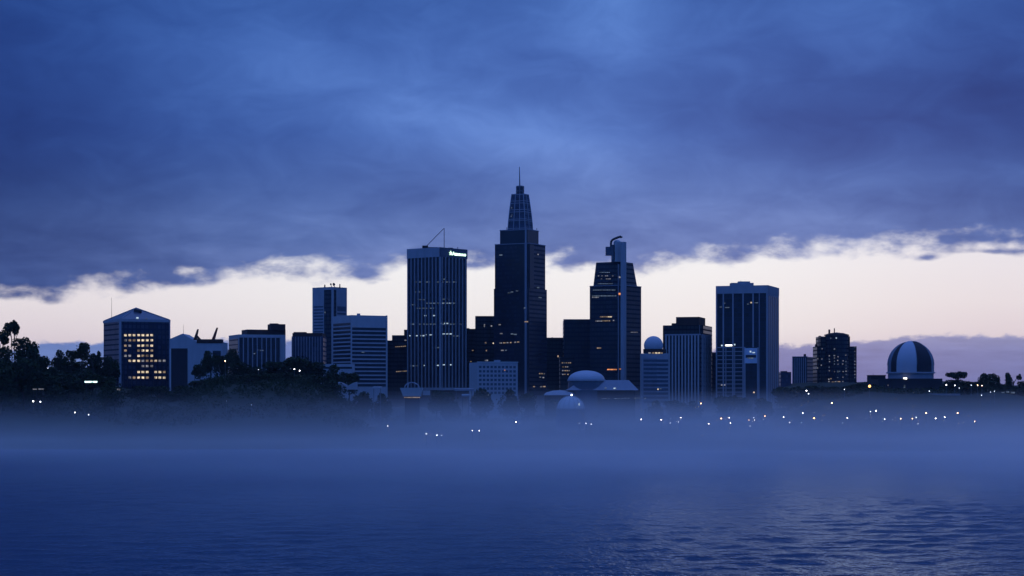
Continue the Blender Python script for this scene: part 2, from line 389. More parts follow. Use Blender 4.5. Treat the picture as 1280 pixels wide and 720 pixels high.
FR.win(b, 454, 440.3, 4, .9, 'e_coold')
P = front(400, 441, 1560, 20)
b = bld('podium_wing', 'pale low wing under the horizontally striped office', P['mid'])
MB().prism(P['poly'], base_at(P['mid']), Z(455, 1560)).build('wall', 'pale', b)
m = MB(); P['F'].box(m, P['F'].s_at(402), P['F'].s_at(440), Z(461, 1560), Z(458.5, 1560), -.2, .1); m.build('window_band', 'glass', b)

# --- dark stepped block between the striped office and the finned tower
Yb = 1800; b = bld('dark_stepped_block', 'dark stepped block squeezed left of the tall ribbed tower with glowing sign', (X(497, Yb), Yb + 14))
zb = base_at((X(497, Yb), Yb + 14))
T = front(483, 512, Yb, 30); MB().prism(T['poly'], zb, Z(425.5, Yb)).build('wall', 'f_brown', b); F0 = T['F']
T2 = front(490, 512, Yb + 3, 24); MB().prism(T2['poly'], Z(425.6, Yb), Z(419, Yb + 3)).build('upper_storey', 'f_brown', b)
T3 = front(505, 512, Yb + 5, 18); MB().prism(T3['poly'], Z(419.2, Yb + 3), Z(412, Yb + 5)).build('plant_room', 'brown', b)
for (rr, p0) in ((433.5, 495), (464.5, 496)):
    for i in range(6): F0.win(b, p0 + i * 2.3, rr - .15 * i, 1.7, 1.0, 'e_warmd')
F0.win(b, 507, 425.3, 2.5, 1, 'e_tiny')

# --- tall finned tower with illuminated sign
Yb = 1700; T = two_face(509.5, 549.5, 583.6, Yb)
b = bld('ribbed_sign_tower', 'tall tower of thin vertical ribs with a glowing white rooftop sign and triangular mast', T['mid'], group=TOWERS)
zb = base_at(T['mid']); zt = Z(309, Yb); zp = Z(321, Yb); zc = Z(484.5, Yb)
MB().prism(T['poly'], zb, zp).build('wall', 'f_grid', b)
FL, FR = T['FL'], T['FR']
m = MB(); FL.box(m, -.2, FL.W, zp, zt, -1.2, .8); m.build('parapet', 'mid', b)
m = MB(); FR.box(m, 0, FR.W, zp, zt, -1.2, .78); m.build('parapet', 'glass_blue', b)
MB().prism(inset(T['poly'], 1.3), zp - .5, zt - 1.2).build('roof', 'roof', b)
for Fc, n in ((FL, 9), (FR, 8)):
    for i in range(n):
        a = Fc.W * (i + (.15 if Fc is FL else .55)) / n
        m = MB(); Fc.box(m, a - .36, a + .36, zc + .02, zp - .02, 0, 1.0); m.build('fin', 'mid', b)
m = MB(); FR.box(m, -.7, .9, zc + .02, zp - .02, 0.0, .9); m.build('corner_pier', 'mid', b)
m = MB(); m.prism(inset(T['poly'], -2.2), zc - 2.2, zc); m.build('canopy', 'mid', b)
lit8 = [(349, 539, 557, 'e_coold', .6), (349, 547, 556, 'e_cool', .4), (352.5, 520, 576, 'e_coold', .25), (365, 519, 527, 'e_coold', .7), (374, 553, 568, 'e_coold', .8), (374.5, 523, 532, 'e_coold', .5),
        (379, 534, 570, 'e_coold', .9), (379, 553, 566, 'e_cool', .5), (385.3, 522, 545, 'e_coold', .8), (381, 513, 522, 'e_coold', .5), (394.5, 529, 548, 'e_cool', .45),
        (405.2, 514, 580, 'e_coold', .6), (404.3, 551, 564, 'e_cool', .6), (419.6, 513, 531, 'e_cool', .7), (418.5, 532, 547, 'e_cool', .5), (417.4, 550, 566, 'e_cool', .95), (420, 567, 581, 'e_coold', .5),
        (434.5, 545, 548, 'e_coold', 1), (457.3, 514, 523, 'e_coold', .9), (456.8, 531, 548, 'e_cool', .5), (456, 550, 564, 'e_cool', .6)]
rr_ = random.Random(5)
for (row, p0, p1, mt, pr_) in lit8:
    p = p0
    while p < p1:
        if rr_.random() < pr_:
            Fc = FL if p < 549 else FR
            Fc.win(b, p, row, 2.2, 1.3, mt)
        p += 2.75
# triangular mast
y = T['mid'][1]; k0 = (X(527.5, y), y, zt - 1); k1 = (X(555.2, y), y, Z(285.2, y)); k2 = (X(555.2, y), y, zt - 1.5)
m = MB(); m.bar(k0, k1, .32, .28); m.bar(k1, k2, .3, .34); m.build('triangular_mast', 'dsteel', b)
m = MB(); m.box(X(528, y), X(535, y), y - 3, y + 3, zt - 1.5, Z(307.2, y)); m.box(X(535.5, y), X(548, y), y - 3, y + 3, zt - 1.5, Z(309.2, y) ); m.build('plant_room', 'roof', b)
m = MB(); m.box(X(560, y), X(566, y), y - 2, y + 2, zt - 1.5, Z(309.8, y)); m.bar((X(572.5, y), y, zt - 1), (X(572, y), y, Z(308.8, y)), .3); m.build('plant_unit', 'roof', b)
# sign: emblem and letters, standing proud of the parapet
sg = FR; a0 = sg.s_at(560.5); a1 = sg.s_at(581.5)
m = MB(); zm = (zp + zt) / 2 - .3
sg.box(m, a0, a1, zm - 2.0, zm + 1.9, .78, .95); sb = m.build('sign', 'glass_blue', b)
m = MB(); c = a0 + 1.7
for k in range(5):
    ang = pi/2 + k * 2*pi/5
    p = sg.pt(c, 1.3); q = sg.pt(c + 1.9 * cos(ang), 1.3)
    m.bar((p[0], p[1], zm), (q[0], q[1], zm + 2.1 * sin(ang)), .8, .3)
m.build('emblem', 'e_sign', sb)
cu = bpy.data.curves.new('lettering', 'FONT'); cu.body = 'Auaoono'; cu.size = 5.0; cu.extrude = .15; cu.align_x = 'LEFT'; cu.offset = .12
to = bpy.data.objects.new('lettering', cu); COL.objects.link(to)
bpy.context.view_layer.update()
me = bpy.data.meshes.new_from_object(to); bpy.data.objects.remove(to)
xs = [v.co.x for v in me.vertices]; wid = max(xs) - min(xs); x0_ = min(xs); sx = (a1 - .4 - (a0 + 4.0)) / wid
for v in me.vertices:
    a = a0 + 4.0 + (v.co.x - x0_) * sx; q = sg.pt(a, 1.15 + v.co.z)
    v.co = (q[0] - b.location[0], q[1] - b.location[1], zm - 1.6 + v.co.y * .88 - b.location[2])
me.materials.clear(); me.materials.append(M['e_sign'])
to = bpy.data.objects.new('lettering', me); COL.objects.link(to); to.parent = sb

# --- dark pair of blocks behind, left of the central tower
Yb = 1880; b = bld('dark_low_block', 'low dark block just right of the ribbed sign tower', (X(590, Yb), Yb + 15))
T = front(580, 595.5, Yb, 30); MB().prism(T['poly'], base_at(T['mid']), Z(411, Yb)).build('wall', 'f_brown', b)
for (p, r_) in ((591, 438), (588.5, 452)): T['F'].win(b, p, r_, 2, 1.2, 'e_warmd')
scatter_roof(b, T['poly'], Z(411, Yb), 1, 4, (.5, 1))
Yb = 1850; T = front(594, 624, Yb, 34)
b = bld('dark_slab_block', 'plain dark block tucked against the left flank of the spired tower', T['mid'])
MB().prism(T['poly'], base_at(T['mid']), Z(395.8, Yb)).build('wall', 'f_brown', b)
m = MB(); T['F'].box(m, 0, T['F'].W, Z(395.8, Yb), Z(395, Yb), -2, .3); m.build('parapet', 'brown', b)
for (p, r_, w, mt) in ((605.6, 406, 1.4, 'e_tiny'), (605.4, 408, 1.2, 'e_tiny'), (614.3, 407.5, 1.8, 'e_tiny'), (607, 428.5, 1.8, 'e_warmd'), (617.2, 429, 2.6, 'e_warm'), (608, 438.2, 1.5, 'e_warmd'), (608, 450.5, 4, 'e_tiny')):
    T['F'].win(b, p, r_, w, 1.7, mt)

# --- central spired tower
Yb = 1750; T = two_face(618.6, 662, 681.6, Yb, 27); FL, FR = T['FL'], T['FR']
b = bld('spired_tower', 'tallest dark tower, stepped, with a lattice crown and needle spire', T['mid'], group=TOWERS)
zb = base_at(T['mid']); z3 = Z(304.5, Yb); z2 = Z(286.5, Yb)
MB().prism(T['poly'], zb, z3).build('shaft', 'f_tall', b)
Tl = two_face(617.3, 661.6, 683.6, Yb - 1.2, 27); MB().prism(Tl['poly'], zb, Z(360, Yb)).build('lower_shaft', 'f_tall', b)
FLl, FRl = Tl['FL'], Tl['FR']
m = MB(); FL.box(m, FL.s_at(650.5), FL.s_at(655.8), Z(360, Yb), z3 - .5, -.2, .35); m.build('glazed_slot', 'glass', b)
m = MB(); FL.box(m, FL.s_at(659), FL.W, Z(360, Yb), z3 - .5, -.2, .35); m.build('glazed_slot', 'glass', b)
m = MB(); FR.box(m, 0, FR.s_at(667), Z(360, Yb), z3 - .5, -.2, .35); m.build('glazed_slot', 'glass', b)
m = MB(); FLl.box(m, FLl.s_at(650.3), FLl.s_at(655.6), zb, Z(360.5, Yb), -.2, .35); m.build('glazed_slot', 'glass', b)
m = MB(); FLl.box(m, FLl.s_at(659.5), FLl.W, zb, Z(360.5, Yb), -.2, .35); m.build('glazed_slot', 'glass', b)
m = MB(); FLl.box(m, FLl.s_at(656.3), FLl.s_at(658.8), zb, z3 + 1, -.2, 1.0); m.build('pilaster', 'fin', b)
m = MB(); FL.box(m, 0, FL.W, z3, z3 + .7, -1.5, .3); FR.box(m, 0, FR.W, z3, z3 + .7, -1.5, .3); m.build('parapet', 'fin', b)
# setback storey
S2 = two_face(625, 659.5, 673.2, Yb + 5, 27)
MB().prism(S2['poly'], z3 - .2, z2).build('setback_storey', 'glass', b)
m = MB(); S2['FL'].box(m, -.2, S2['FL'].W, z2 - .1, z2 + .7, -1.5, .3); S2['FR'].box(m, 0, S2['FR'].W + .2, z2 - .1, z2 + .72, -1.5, .3); m.build('parapet', 'fin', b)
m = MB(); a = S2['FL'].s_at(657.5); S2['FL'].box(m, a - .7, a + .7, z3, z2 + .8, -.2, .8); m.build('pilaster', 'mid', b)
# crown
K0 = two_face(634.8, 656.5, 665.9, Yb + 14, 27); K1 = two_face(639.8, 654.2, 660.4, Yb + 19, 27)
zk0, zk1 = z2 + .6, Z(241.8, Yb + 19)
def kp(side, u, v):   # point on the tapered crown face, slightly bowed
    P0 = K0[side]; P1 = K1[side]; a = P0.pt(P0.W * u, .15); c_ = P1.pt(P1.W * u, .15)
    w = v ** 1.35
    return (a[0] + (c_[0]-a[0])*w, a[1] + (c_[1]-a[1])*w, zk0 + (zk1 - zk0) * v)
rings = []
for v in (0, .2, .4, .6, .8, 1.0):
    w = v ** 1.35
    rings.append([(p[0] + (q[0]-p[0])*w, p[1] + (q[1]-p[1])*w, zk0 + (zk1 - zk0) * v) for p, q in zip(K0['poly'], K1['poly'])])
cr = MB().loft(rings).build('crown', 'f_navy', b)
m = MB()
for side in ('FL', 'FR'):
    for u in ((0, .33, .68, 1.0) if side == 'FL' else (.5, 1.0)):
        for v in range(5): m.bar(kp(side, u, v/5), kp(side, u, (v+1)/5), .42, .42)
    for v in (.05, .26, .30, .5, .56, .74, .8, .98): m.bar(kp(side, 0, v), kp(side, 1, v), .36, .36)
m.build('lattice', 'mid', cr)
for (u, v, w) in ((.15, .38, 'e_coold'), (.12, .62, 'e_coold'), (.18, .42, 'e_coold')):
    q = kp('FL', u, v); mm = MB().box(q[0]-.5, q[0]+.5, q[1]-.7, q[1], q[2]-.4, q[2]+.4); mm.build('lit_window', w, cr)
m = MB(); c0, c1 = K1['mid']
CX = X(650.1, c1)
m.lathe(CX, c1, [(3.8, zk1 - .3), (3.8, Z(233, c1)), (3.2, Z(232.4, c1)), (0.01, Z(231.8, c1))], 12, False); cp = m.build('cap', 'f_ribs', b)
m = MB(); m.bar((CX - .3, c1, Z(233, c1)), (CX - .6, c1, Z(208.5, c1)), .62, .3, 8); m.build('spire', 'steel', b)
m = MB(); m.bar((X(633.5, Yb+8), Yb+8, z2), (X(633.5, Yb+8), Yb+8, z2 + 2.4), .3); m.bar((X(671, Yb+8), Yb+8, z2), (X(671, Yb+8), Yb+8, z2 + 1.6), .3); m.build('antenna', 'dsteel', b)
for (p, r_, w, mt) in ((658.3, 402.2, 4.2, 'e_warmd'), (636.5, 366, 3, 'e_coold'), (640, 365, 3, 'e_coold'), (646.5, 363.5, 3, 'e_coold'), (626, 318.8, 4, 'e_coold'), (672.5, 359.5, 3, 'e_coold'), (675, 372, 3.5, 'e_coold'),
     (624.5, 405.8, 3, 'e_tiny'), (626.5, 417, 3, 'e_tiny'), (644, 418, 4, 'e_coold'), (640, 417.5, 3, 'e_coold'), (656.5, 385, 2, 'e_coold'),
     (626, 428.7, 3, 'e_tiny'), (630.5, 428.5, 3, 'e_warmd'), (634.5, 428.3, 2.5, 'e_tiny'), (638.5, 428.2, 2, 'e_warmd'), (644, 427.8, 2.5, 'e_tiny'), (648, 427.5, 2.5, 'e_warmd'), (628, 438, 3.5, 'e_tiny'), (632.5, 437.8, 2, 'e_coold'), (672.5, 318, 1.2, 'e_tiny'),
     (674.5, 467, 1.4, 'e_warmd'), (677.5, 467, 1.4, 'e_warmd'), (680.3, 467.2, 1.2, 'e_tiny'), (675, 471.5, 1.5, 'e_tiny'), (679, 472, 2, 'e_tiny'), (667.3, 483.3, 2.2, 'e_warmd'), (676, 483.4, 2, 'e_tiny'), (680, 483.2, 3.4, 'e_warmd')):
    lowp = r_ > 360; Fc = (FLl if p < 661.5 else FRl) if lowp else (FL if p < 661.5 else FR)
    Fc.win(b, p, r_, w, 1.4, mt, t=.9 if abs(p - 658) < 2.5 else .1)

# --- dark blocks right of the central tower
Yb = 1840; T = front(683, 708, Yb, 30)
b = bld('dark_low_block', 'low dark block right of the spired tower with one small lit window', T['mid'])
MB().prism(T['poly'], base_at(T['mid']), Z(422, Yb)).build('wall', 'f_brown', b); scatter_roof(b, T['poly'], Z(422, Yb), 1, 8, (.4, .8))
T['F'].win(b, 697.6, 445.3, 1.6, 2.4, 'e_warmd')
Yb = 1800; T = front(704.7, 741, Yb, 34)
b = bld('dark_slab_block', 'plain navy block left of the mast tower with dim rows of windows', T['mid'])
MB().prism(T['poly'], base_at(T['mid']), Z(400, Yb)).build('wall', 'f_dark', b)
m = MB(); T['F'].box(m, -.3, T['F'].W, Z(400, Yb), Z(399, Yb), -2, .4); m.build('parapet', 'glass_blue', b)
L2 = front(700, 718, 1720, 24); MB().prism(L2['poly'], base_at(L2['mid']), Z(446, 1720)).build('annex', 'f_brown', b)
for (r_, ps) in ((453.5, (703, 705.5, 708, 710.5, 713)), (458.6, (704, 707, 709.5)), (463.3, (703.5, 706.5, 709, 711.5)), (468, (703.5, 706, 710))):
    for p in ps: L2['F'].win(b, p, r_, 1.7, 1.3, 'e_tiny' if p % 2 > 1 else 'e_warmd')

# --- tower with the pipe-like mast
Yb = 1700; T = two_face(737.2, 778.5, 801.5, Yb); FL, FR = T['FL'], T['FR']
b = bld('mast_tower', 'tall dark tower with sloped shoulders, pale corner column and hooked rooftop pipe', T['mid'], group=TOWERS)
zb = base_at(T['mid']); z1 = Z(356.5, Yb)
MB().prism(T['poly'], zb, z1).build('shaft', 'f_dark', b)
U0 = two_face(741.6, 778.5, 796.5, Yb + 3, 29); U1 = two_face(745.2, 777.5, 791.2, Yb + 6, 29)
zu = Z(327, Yb + 6)
MB().loft([[(p[0], p[1], z1 - .1) for p in U0['poly']], [(p[0], p[1], zu) for p in U1['poly']]]).build('sloped_top', 'f_dark', b)
m = MB(); FL.box(m, -.1, FL.W, z1 - .2, z1 + .4, -2, .4); FR.box(m, 0, FR.W + .1, z1 - .2, z1 + .42, -2, .4); m.build('parapet', 'fin', b)
m = MB(); a = FL.s_at(776.8); FL.box(m, a, FL.W + 2.2, zb, Z(302.5, Yb), -2.5, 1.6); m.build('corner_column', 'mid', b)
m = MB(); a = FL.s_at(773.7); FL.box(m, a - .4, a + .4, zb, Z(330, Yb), -.4, 1.3); m.build('pilaster', 'fin', b)
y = Yb + 6; ctr = (X(771.3, y), y)
m = MB(); m.box(X(767.4, y), X(776.6, y), y - 2, y + 7, zu - .2, Z(302.3, y)); m.build('lift_shaft', 'pale', b)
m = MB(); m.lathe(X(771.6, y), y + 2, [(3.1, Z(302.4, y)), (2.7, Z(301, y)), (1.6, Z(300, y)), (.01, Z(299.6, y))], 16); m.build('shaft_dome', 'paler', b)
m = MB(); m.box(X(757, y), X(765.4, y), y - 3, y + 4, Z(319.3, y), Z(308.7, y)); m.box(X(764.2, y), X(768.2, y), y - 2, y + 3, zu - .2, Z(306, y)); m.build('plant_room', 'glass_blue', b)
pts = [(763.6, 310), (763.6, 303.2), (764.3, 301.2), (766.3, 299.4), (772, 297), (776.2, 295.8), (776.9, 297.6)]
m = MB(); q = [(X(p, y + 1), y - 1, Z(r_, y + 1)) for p, r_ in pts]
for i in range(len(q) - 1): m.bar(q[i], q[i+1], 1.05, 1.05, 10)
m.build('hooked_pipe', 'dsteel', b)
FL.win(b, 775.2, 367.5, 2.2, 2.4, 'e_orange', t=1.2); FL.win(b, 775.2, 346.5, 1.8, 2, 'e_tiny', t=1.0)
UF = Face(U0['L'], U0['C'])
for (r_, p0, p1, st, mt, pr_) in ((340.5, 748, 762, 2.2, 'e_coold', .8), (344.8, 748, 766, 2.2, 'e_tiny', .7), (348.6, 747, 766, 2.2, 'e_tiny', .8), (354.6, 746, 767, 2.1, 'e_coold', .9)):
    p = p0
    while p < p1:
        if rr_.random() < pr_: UF.win(b, p, r_, 1.7, .9, mt, t=-.15 if r_ > 350 else -.35)
        p += st
for (r_, p0, p1, st, mt, pr_) in ((362.5, 742, 770, 2.2, 'e_coold', .9), (369.8, 741, 771, 2.2, 'e_coold', 1), (371.6, 741, 752, 2.2, 'e_tiny', .8), (396, 751, 766, 2.2, 'e_warmd', .85), (396, 759, 766, 2.4, 'e_warm', .9), (401.3, 743, 752, 2.2, 'e_tiny', .8), (401, 753, 763, 2.2, 'e_warmd', 1), (400.6, 767, 769, 2.2, 'e_tiny', 1), (435, 747, 752, 1.8, 'e_warmd', 1), (461.9, 760, 772, 2.0, 'e_orange', 1), (461.4, 776.2, 777.5, 2, 'e_orange', 1)):
    p = p0
    while p < p1:
        if rr_.random() < pr_: FL.win(b, p, r_, 1.7, 1.3, mt, t=1.7 if p > 775 else 0)
        p += st
for p in (789, 791.2, 793.5, 796): FR.win(b, p, 415.3, 1.7, 1, 'e_tiny')

# --- round banded tower carrying a sphere
Yb = 1560; cx, cy = X(819.5, Yb), Yb + 10
b = bld('sphere_topped_tower', 'short banded round-fronted tower carrying a pale sphere', (cx, cy))
zb = base_at((cx, cy)); zt = Z(441.8, Yb)
T = front(802.6, 836.5, Yb, 24); F0 = T['F']
MB().prism(T['poly'], zb, zt).build('wall', 'mid', b)
m = MB(); F0.box(m, F0.s_at(803.5), F0.s_at(821), zb, Z(447, Yb), -.2, .12); m.build('dark_half', 'fin', b)  # left half of the front in a darker grey
for i in range(11):
    r_ = 449.3 + i * 5.15; m = MB(); F0.box(m, F0.s_at(804.4), F0.s_at(835.2), Z(r_ + 3.0, Yb), Z(r_, Yb), -.2, .25); m.build('window_band', 'glass_blue', b)
m = MB(); m.lathe(cx, cy, [(9.2, Z(436, Yb)), (9.4, Z(437, Yb)), (9.4, Z(441, Yb)), (8.0, zt)], 28, False); m.build('collar', 'roof', b)
m = MB(); m.lathe(cx - 1.0, cy, [(8.2, Z(436.2, Yb)), (9.0, Z(436, Yb))], 28); R = 12.1 * Yb / F_
prof = [(R * cos(t), Z(431.7, Yb) + R * sin(t)) for t in [radians(-32 + 122 * i / 16) for i in range(17)]]; prof[-1] = (.01, prof[-1][1])
m.lathe(X(818, Yb), cy, prof, 32); m.build('sphere', 'dome', b)
for (p, w, mt) in ((812, 3, 'e_tiny'), (816.5, 3, 'e_warmd'), (820.5, 2.6, 'e_warm'), (824, 2.4, 'e_warm'), (827.3, 2, 'e_warmd')):
    F0.win(b, p, 441.2, w, 1.6, mt, t=.2)
F0.win(b, 822.5, 486.4, 1.4, 1.8, 'e_warm', t=.25); F0.win(b, 826, 486, 3, .9, 'e_coold', t=.25)

# --- dark topped block with pale ribbed skirt
Yb = 1640; T = two_face(828.6, 879, 890.2, Yb, 15)
b = bld('ribbed_skirt_block', 'dark stepped block with pale vertical ribs on its lower front', T['mid'], group=TOWERS)
zb = base_at(T['mid']); zt = Z(406.3, Yb)
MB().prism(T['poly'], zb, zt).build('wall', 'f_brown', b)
P2 = two_face(845, 874, 881.6, Yb + 6, 15); MB().prism(P2['poly'], zt - .2, Z(396, Yb + 6)).build('upper_storey', 'brown', b)
MB().box(X(840.5, Yb+5), X(846, Yb+5), Yb+5, Yb+14, zt - .2, Z(404, Yb+5)).build('plant_room', 'brown', b)
T2 = two_face(831.5, 876, 888.6, Yb - 12, 18)
MB().prism(T2['poly'], base_at(T2['mid']), Z(417.6, Yb - 12)).build('skirt', 'f_dark', b)
m = MB(); T2['FL'].box(m, 0, T2['FL'].W, Z(419, Yb - 12), Z(417.2, Yb - 12), -.4, .9); m.build('skirt_cap', 'mid', b)
for i in range(11):
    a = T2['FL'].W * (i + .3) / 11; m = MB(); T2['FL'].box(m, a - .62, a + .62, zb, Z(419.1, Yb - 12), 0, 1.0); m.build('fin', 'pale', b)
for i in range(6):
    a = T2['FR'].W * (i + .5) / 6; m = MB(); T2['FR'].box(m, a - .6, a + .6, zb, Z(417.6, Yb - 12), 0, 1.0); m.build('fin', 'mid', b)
m = MB(); m.bar((X(874.4, Yb - 14), Yb - 14, Z(418, Yb)), (X(874.4, Yb - 14), Yb - 14, Z(406.5, Yb)), .3); m.build('antenna', 'steel', b)
Yb = 1760; T = front(888, 897, Yb, 20); b = bld('narrow_dark_block', 'narrow dark block wedged between ribbed block and broad right-hand tower', T['mid'])
MB().prism(T['poly'], base_at(T['mid']), Z(441, Yb)).build('wall', 'f_brown', b); m = MB(); T['F'].box(m, 0, T['F'].W, Z(441, Yb), Z(440.4, Yb), -2, .3); m.build('parapet', 'brown', b)

# --- broad right-hand tower
Yb = 1620; T = two_face(895, 959.5, 973.4, Yb, 19); FL, FR = T['FL'], T['FR']
b = bld('broad_slab_tower', 'broad dark-glazed tower with pale top band and slim pilasters', T['mid'], group=TOWERS)
zb = base_at(T['mid']); zt = Z(356.4, Yb); zp = Z(366.3, Yb)
MB().prism(T['poly'], zb, zp).build('wall', 'f_grid', b)
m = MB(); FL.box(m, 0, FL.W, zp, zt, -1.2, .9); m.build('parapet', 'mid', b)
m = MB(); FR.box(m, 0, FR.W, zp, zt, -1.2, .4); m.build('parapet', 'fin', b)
MB().prism(inset(T['poly'], 1.4), zp - .4, zt - .6).build('roof', 'roof', b)
m = MB(); FR.box(m, .2, FR.W, zb, zp - .02, -.2, .25); m.build('side_wall', 'fin', b)
for i in range(6):
    m = MB(); a = FR.W * (i + .5) / 6; FR.box(m, a - .5, a + .5, zb, zp - 2, .2, .6); m.build('window_strip', 'glass', b)
for p in (895.8, 904.3, 916.3, 929, 941.5):
    m = MB(); a = FL.s_at(p); FL.box(m, a - .55, a + .55, zb if p != 941.5 else Z(434, Yb), zp - .02, 0, .9); m.build('pilaster', 'mid', b)
for p in (949.2,):
    m = MB(); a = FL.s_at(p); FL.box(m, a - .35, a + .35, zb, zp - .02, 0, .8); m.build('pilaster', 'fin', b)
m = MB(); FL.box(m, FL.W - 1.1, FL.W + .1, zb, zt - .5, 0, 1.0); m.build('corner_pier', 'mid', b)
i = 0; r_ = 433.5
while r_ < 496:
    m = MB(); FL.box(m, FL.s_at(897), FL.s_at(931.5), Z(r_ + 1.0, Yb), Z(r_, Yb), 0, .85); m.build('balcony', 'mid', b); r_ += 5.1
for p in (907.5, 918.5):
    m = MB(); a = FL.s_at(p); FL.box(m, a - .3, a + .3, zb, Z(433, Yb), 0, .8); m.build('pilaster', 'mid', b)
m = MB(); FL.box(m, FL.s_at(931), FL.s_at(946.6), Z(454, Yb), Z(435, Yb), .3, 1.3); sc_ = m.build('screen_panel', 'screen', b)
FL.win(sc_, 938.5, 439.5, 2, 2, 'e_cool', t=1.3); FL.win(sc_, 942.5, 440.8, 3, 1.2, 'e_cool', t=1.3); FL.win(sc_, 938.5, 447.6, 7, 1.4, 'e_coold', t=1.3)
m = MB(); FL.box(m, FL.s_at(932.5), FL.s_at(945.5), Z(447, Yb), Z(443.5, Yb), 1.3, 1.42); m.build('screen_image', 'glass', sc_)
for p in (931.2, 947.6):
    m = MB(); a = FL.s_at(p); FL.box(m, a - .6, a + .6, zb, Z(434.2, Yb), 0, 1.2); m.build('pilaster', 'mid', b)
for (p, r_, w, mt) in ((911, 431.7, 8, 'e_white'), (902.8, 431.8, 2.4, 'e_cool'), (918.4, 430.7, 1.6, 'e_cool'), (939, 378.3, 1.8, 'e_warm'), (945.5, 378.5, 4, 'e_coold'), (901, 383.8, 2.5, 'e_coold'), (909, 384.4, 5, 'e_coold'), (905, 379, 3, 'e_coold'), (935, 380, 2, 'e_coold'), (904.5, 481, 6, 'e_tiny'), (910, 490, 3, 'e_coold'), (942.5, 490.5, 1.8, 'e_warm')):
    FL.win(b, p, r_, w, 1.8 if mt != 'e_coold' else 1.0, mt, t=.3)
y = T['mid'][1]; m = MB(); m.box(X(913, y), X(941, y), y - 6, y + 6, zt - 1, Z(354, y)); m.box(X(922.5, y), X(937, y), y - 4, y + 4, Z(354.2, y), Z(352, y)); m.bar((X(926, y), y, Z(352.5, y)), (X(926, y), y, Z(351, y)), .3); m.build('plant_room', 'mid', b)

# --- hazy blocks to the right
Yb = 2000; T = front(976, 989, Yb, 30); b = bld('distant_low_block', 'small faint block seen through haze right of the broad tower', T['mid'])
MB().prism(T['poly'], base_at(T['mid']), Z(465, Yb)).build('wall', 'f_navy', b); MB().box(X(977, Yb+3), X(984, Yb+3), Yb+3, Yb+12, Z(465.2, Yb), Z(463.8, Yb)).build('plant_room', 'dark', b)
Yb = 2050; T = two_face(990.3, 1009, 1018.8, Yb, 25); b = bld('distant_ribbed_block', 'faint grey-blue ribbed block left of the dark round-fronted tower', T['mid'])
MB().prism(T['poly'], base_at(T['mid']), Z(446, Yb)).build('wall', 'f_dark', b)
for i in range(7):
    m = MB(); a = T['FL'].W * (i + .3) / 7; T['FL'].box(m, a - .5, a + .5, base_at(T['mid']), Z(447, Yb), 0, .8); m.build('fin', 'fin', b)
m = MB(); T['FL'].box(m, 0, T['FL'].W, Z(446, Yb), Z(445.4, Yb), -2, .4); m.build('parapet', 'fin', b)
MB().box(X(1005.2, Yb+8), X(1007.6, Yb+8), Yb+8, Yb+12, Z(446.2, Yb), Z(442.4, Yb)).build('roof_hatch', 'dark', b)

# --- dark round-fronted tower with many tiny lights
Yb = 1900; cx, cy = X(1045, Yb), Yb + 16
b = bld('round_front_tower', 'dark round-fronted tower peppered with tiny window lights, twin roof fins', (cx, cy), group=TOWERS)
zb = base_at((cx, cy)); k = Yb / F_
Tw = front(1021.2, 1070.8, Yb + 6, 26); FW = Tw['F']
MB().prism(Tw['poly'], zb, Z(433, Yb + 6)).build('wing', 'f_brown', b)
Tm = front(1025.3, 1062.5, Yb + 2, 28); FM = Tm['F']
MB().prism(Tm['poly'], zb, Z(420.5, Yb + 2)).build('wall', 'f_brown', b)
R = 14.5 * k; m = MB(); m.lathe(X(1047, Yb), Yb + 5, [(R, zb), (R, Z(419, Yb))], 28, True); m.build('round_bay', 'f_dark', b)
m = MB(); m.lathe(X(1047, Yb), Yb + 6, [(R + 1, Z(419.2, Yb)), (R + .9, Z(418.3, Yb)), (R * .6, Z(416.2, Yb)), (.01, Z(415.2, Yb))], 28); m.build('roof', 'roof', b)
for (p, r0, r1, w, mt) in ((1037.2, 421, 411.8, .8, 'brown'), (1043.6, 418, 410.2, .35, 'red')):
    m = MB(); m.box(X(p, Yb) - w, X(p, Yb) + w, Yb + 2, Yb + 4, Z(r0, Yb), Z(r1, Yb)); m.build('roof_fin', mt, b)
for (p0, p1, rt) in ((1021, 1023.5, 430), (1060, 1062.6, 418.3), (1025.4, 1028, 419.5)):
    m = MB(); m.box(X(p0, Yb), X(p1, Yb), Yb + 7, Yb + 12, Z(434, Yb), Z(rt, Yb)); m.build('parapet_post', 'brown', b)
lr = random.Random(3)
FB = Face((X(1030, Yb - 6.6), Yb - 6.6), (X(1062, Yb - 6.6), Yb - 6.6))
for (c_, rows_, mt) in ((1036.8, (444.8, 449, 452, 459, 463.5), 'e_tiny'), (1043, (436, 444.5, 447.5, 451.5, 455, 464.5), 'e_tiny'), (1047.3, (446, 450.5, 455.2, 463.8, 465, 472), 'e_tiny'),
        (1049.5, (464.2,), 'e_tiny'), (1053.6, (451, 455, 464.5, 471.5, 476.8), 'e_tiny'), (1057.4, (443.8, 452, 456.5, 460.5, 464, 468), 'e_tiny')):
    for r_ in rows_:
        FB.win(b, c_ + lr.uniform(-.4, .4), r_, 1.3, 1.2, mt if lr.random() < .6 else 'e_coold')
for (p, r_, w, mt) in ((1036, 474, 1.6, 'e_tiny'), (1038.6, 473.4, 1.6, 'e_warmd'), (1036.4, 477, 2, 'e_tiny'), (1041.5, 477.8, 3.4, 'e_warmd'), (1044.5, 477.2, 2, 'e_tiny'), (1048.5, 477.2, 3.8, 'e_warmd'), (1040, 481.2, 1.2, 'e_tiny'), (1045.4, 422.6, 1.4, 'e_cool'), (1038.5, 422.8, 1, 'e_coold'), (1043, 436.5, 1.6, 'e_coold'), (1042.7, 444.5, 2, 'e_coold')):
    FB.win(b, p, r_, w, 1.5, mt)
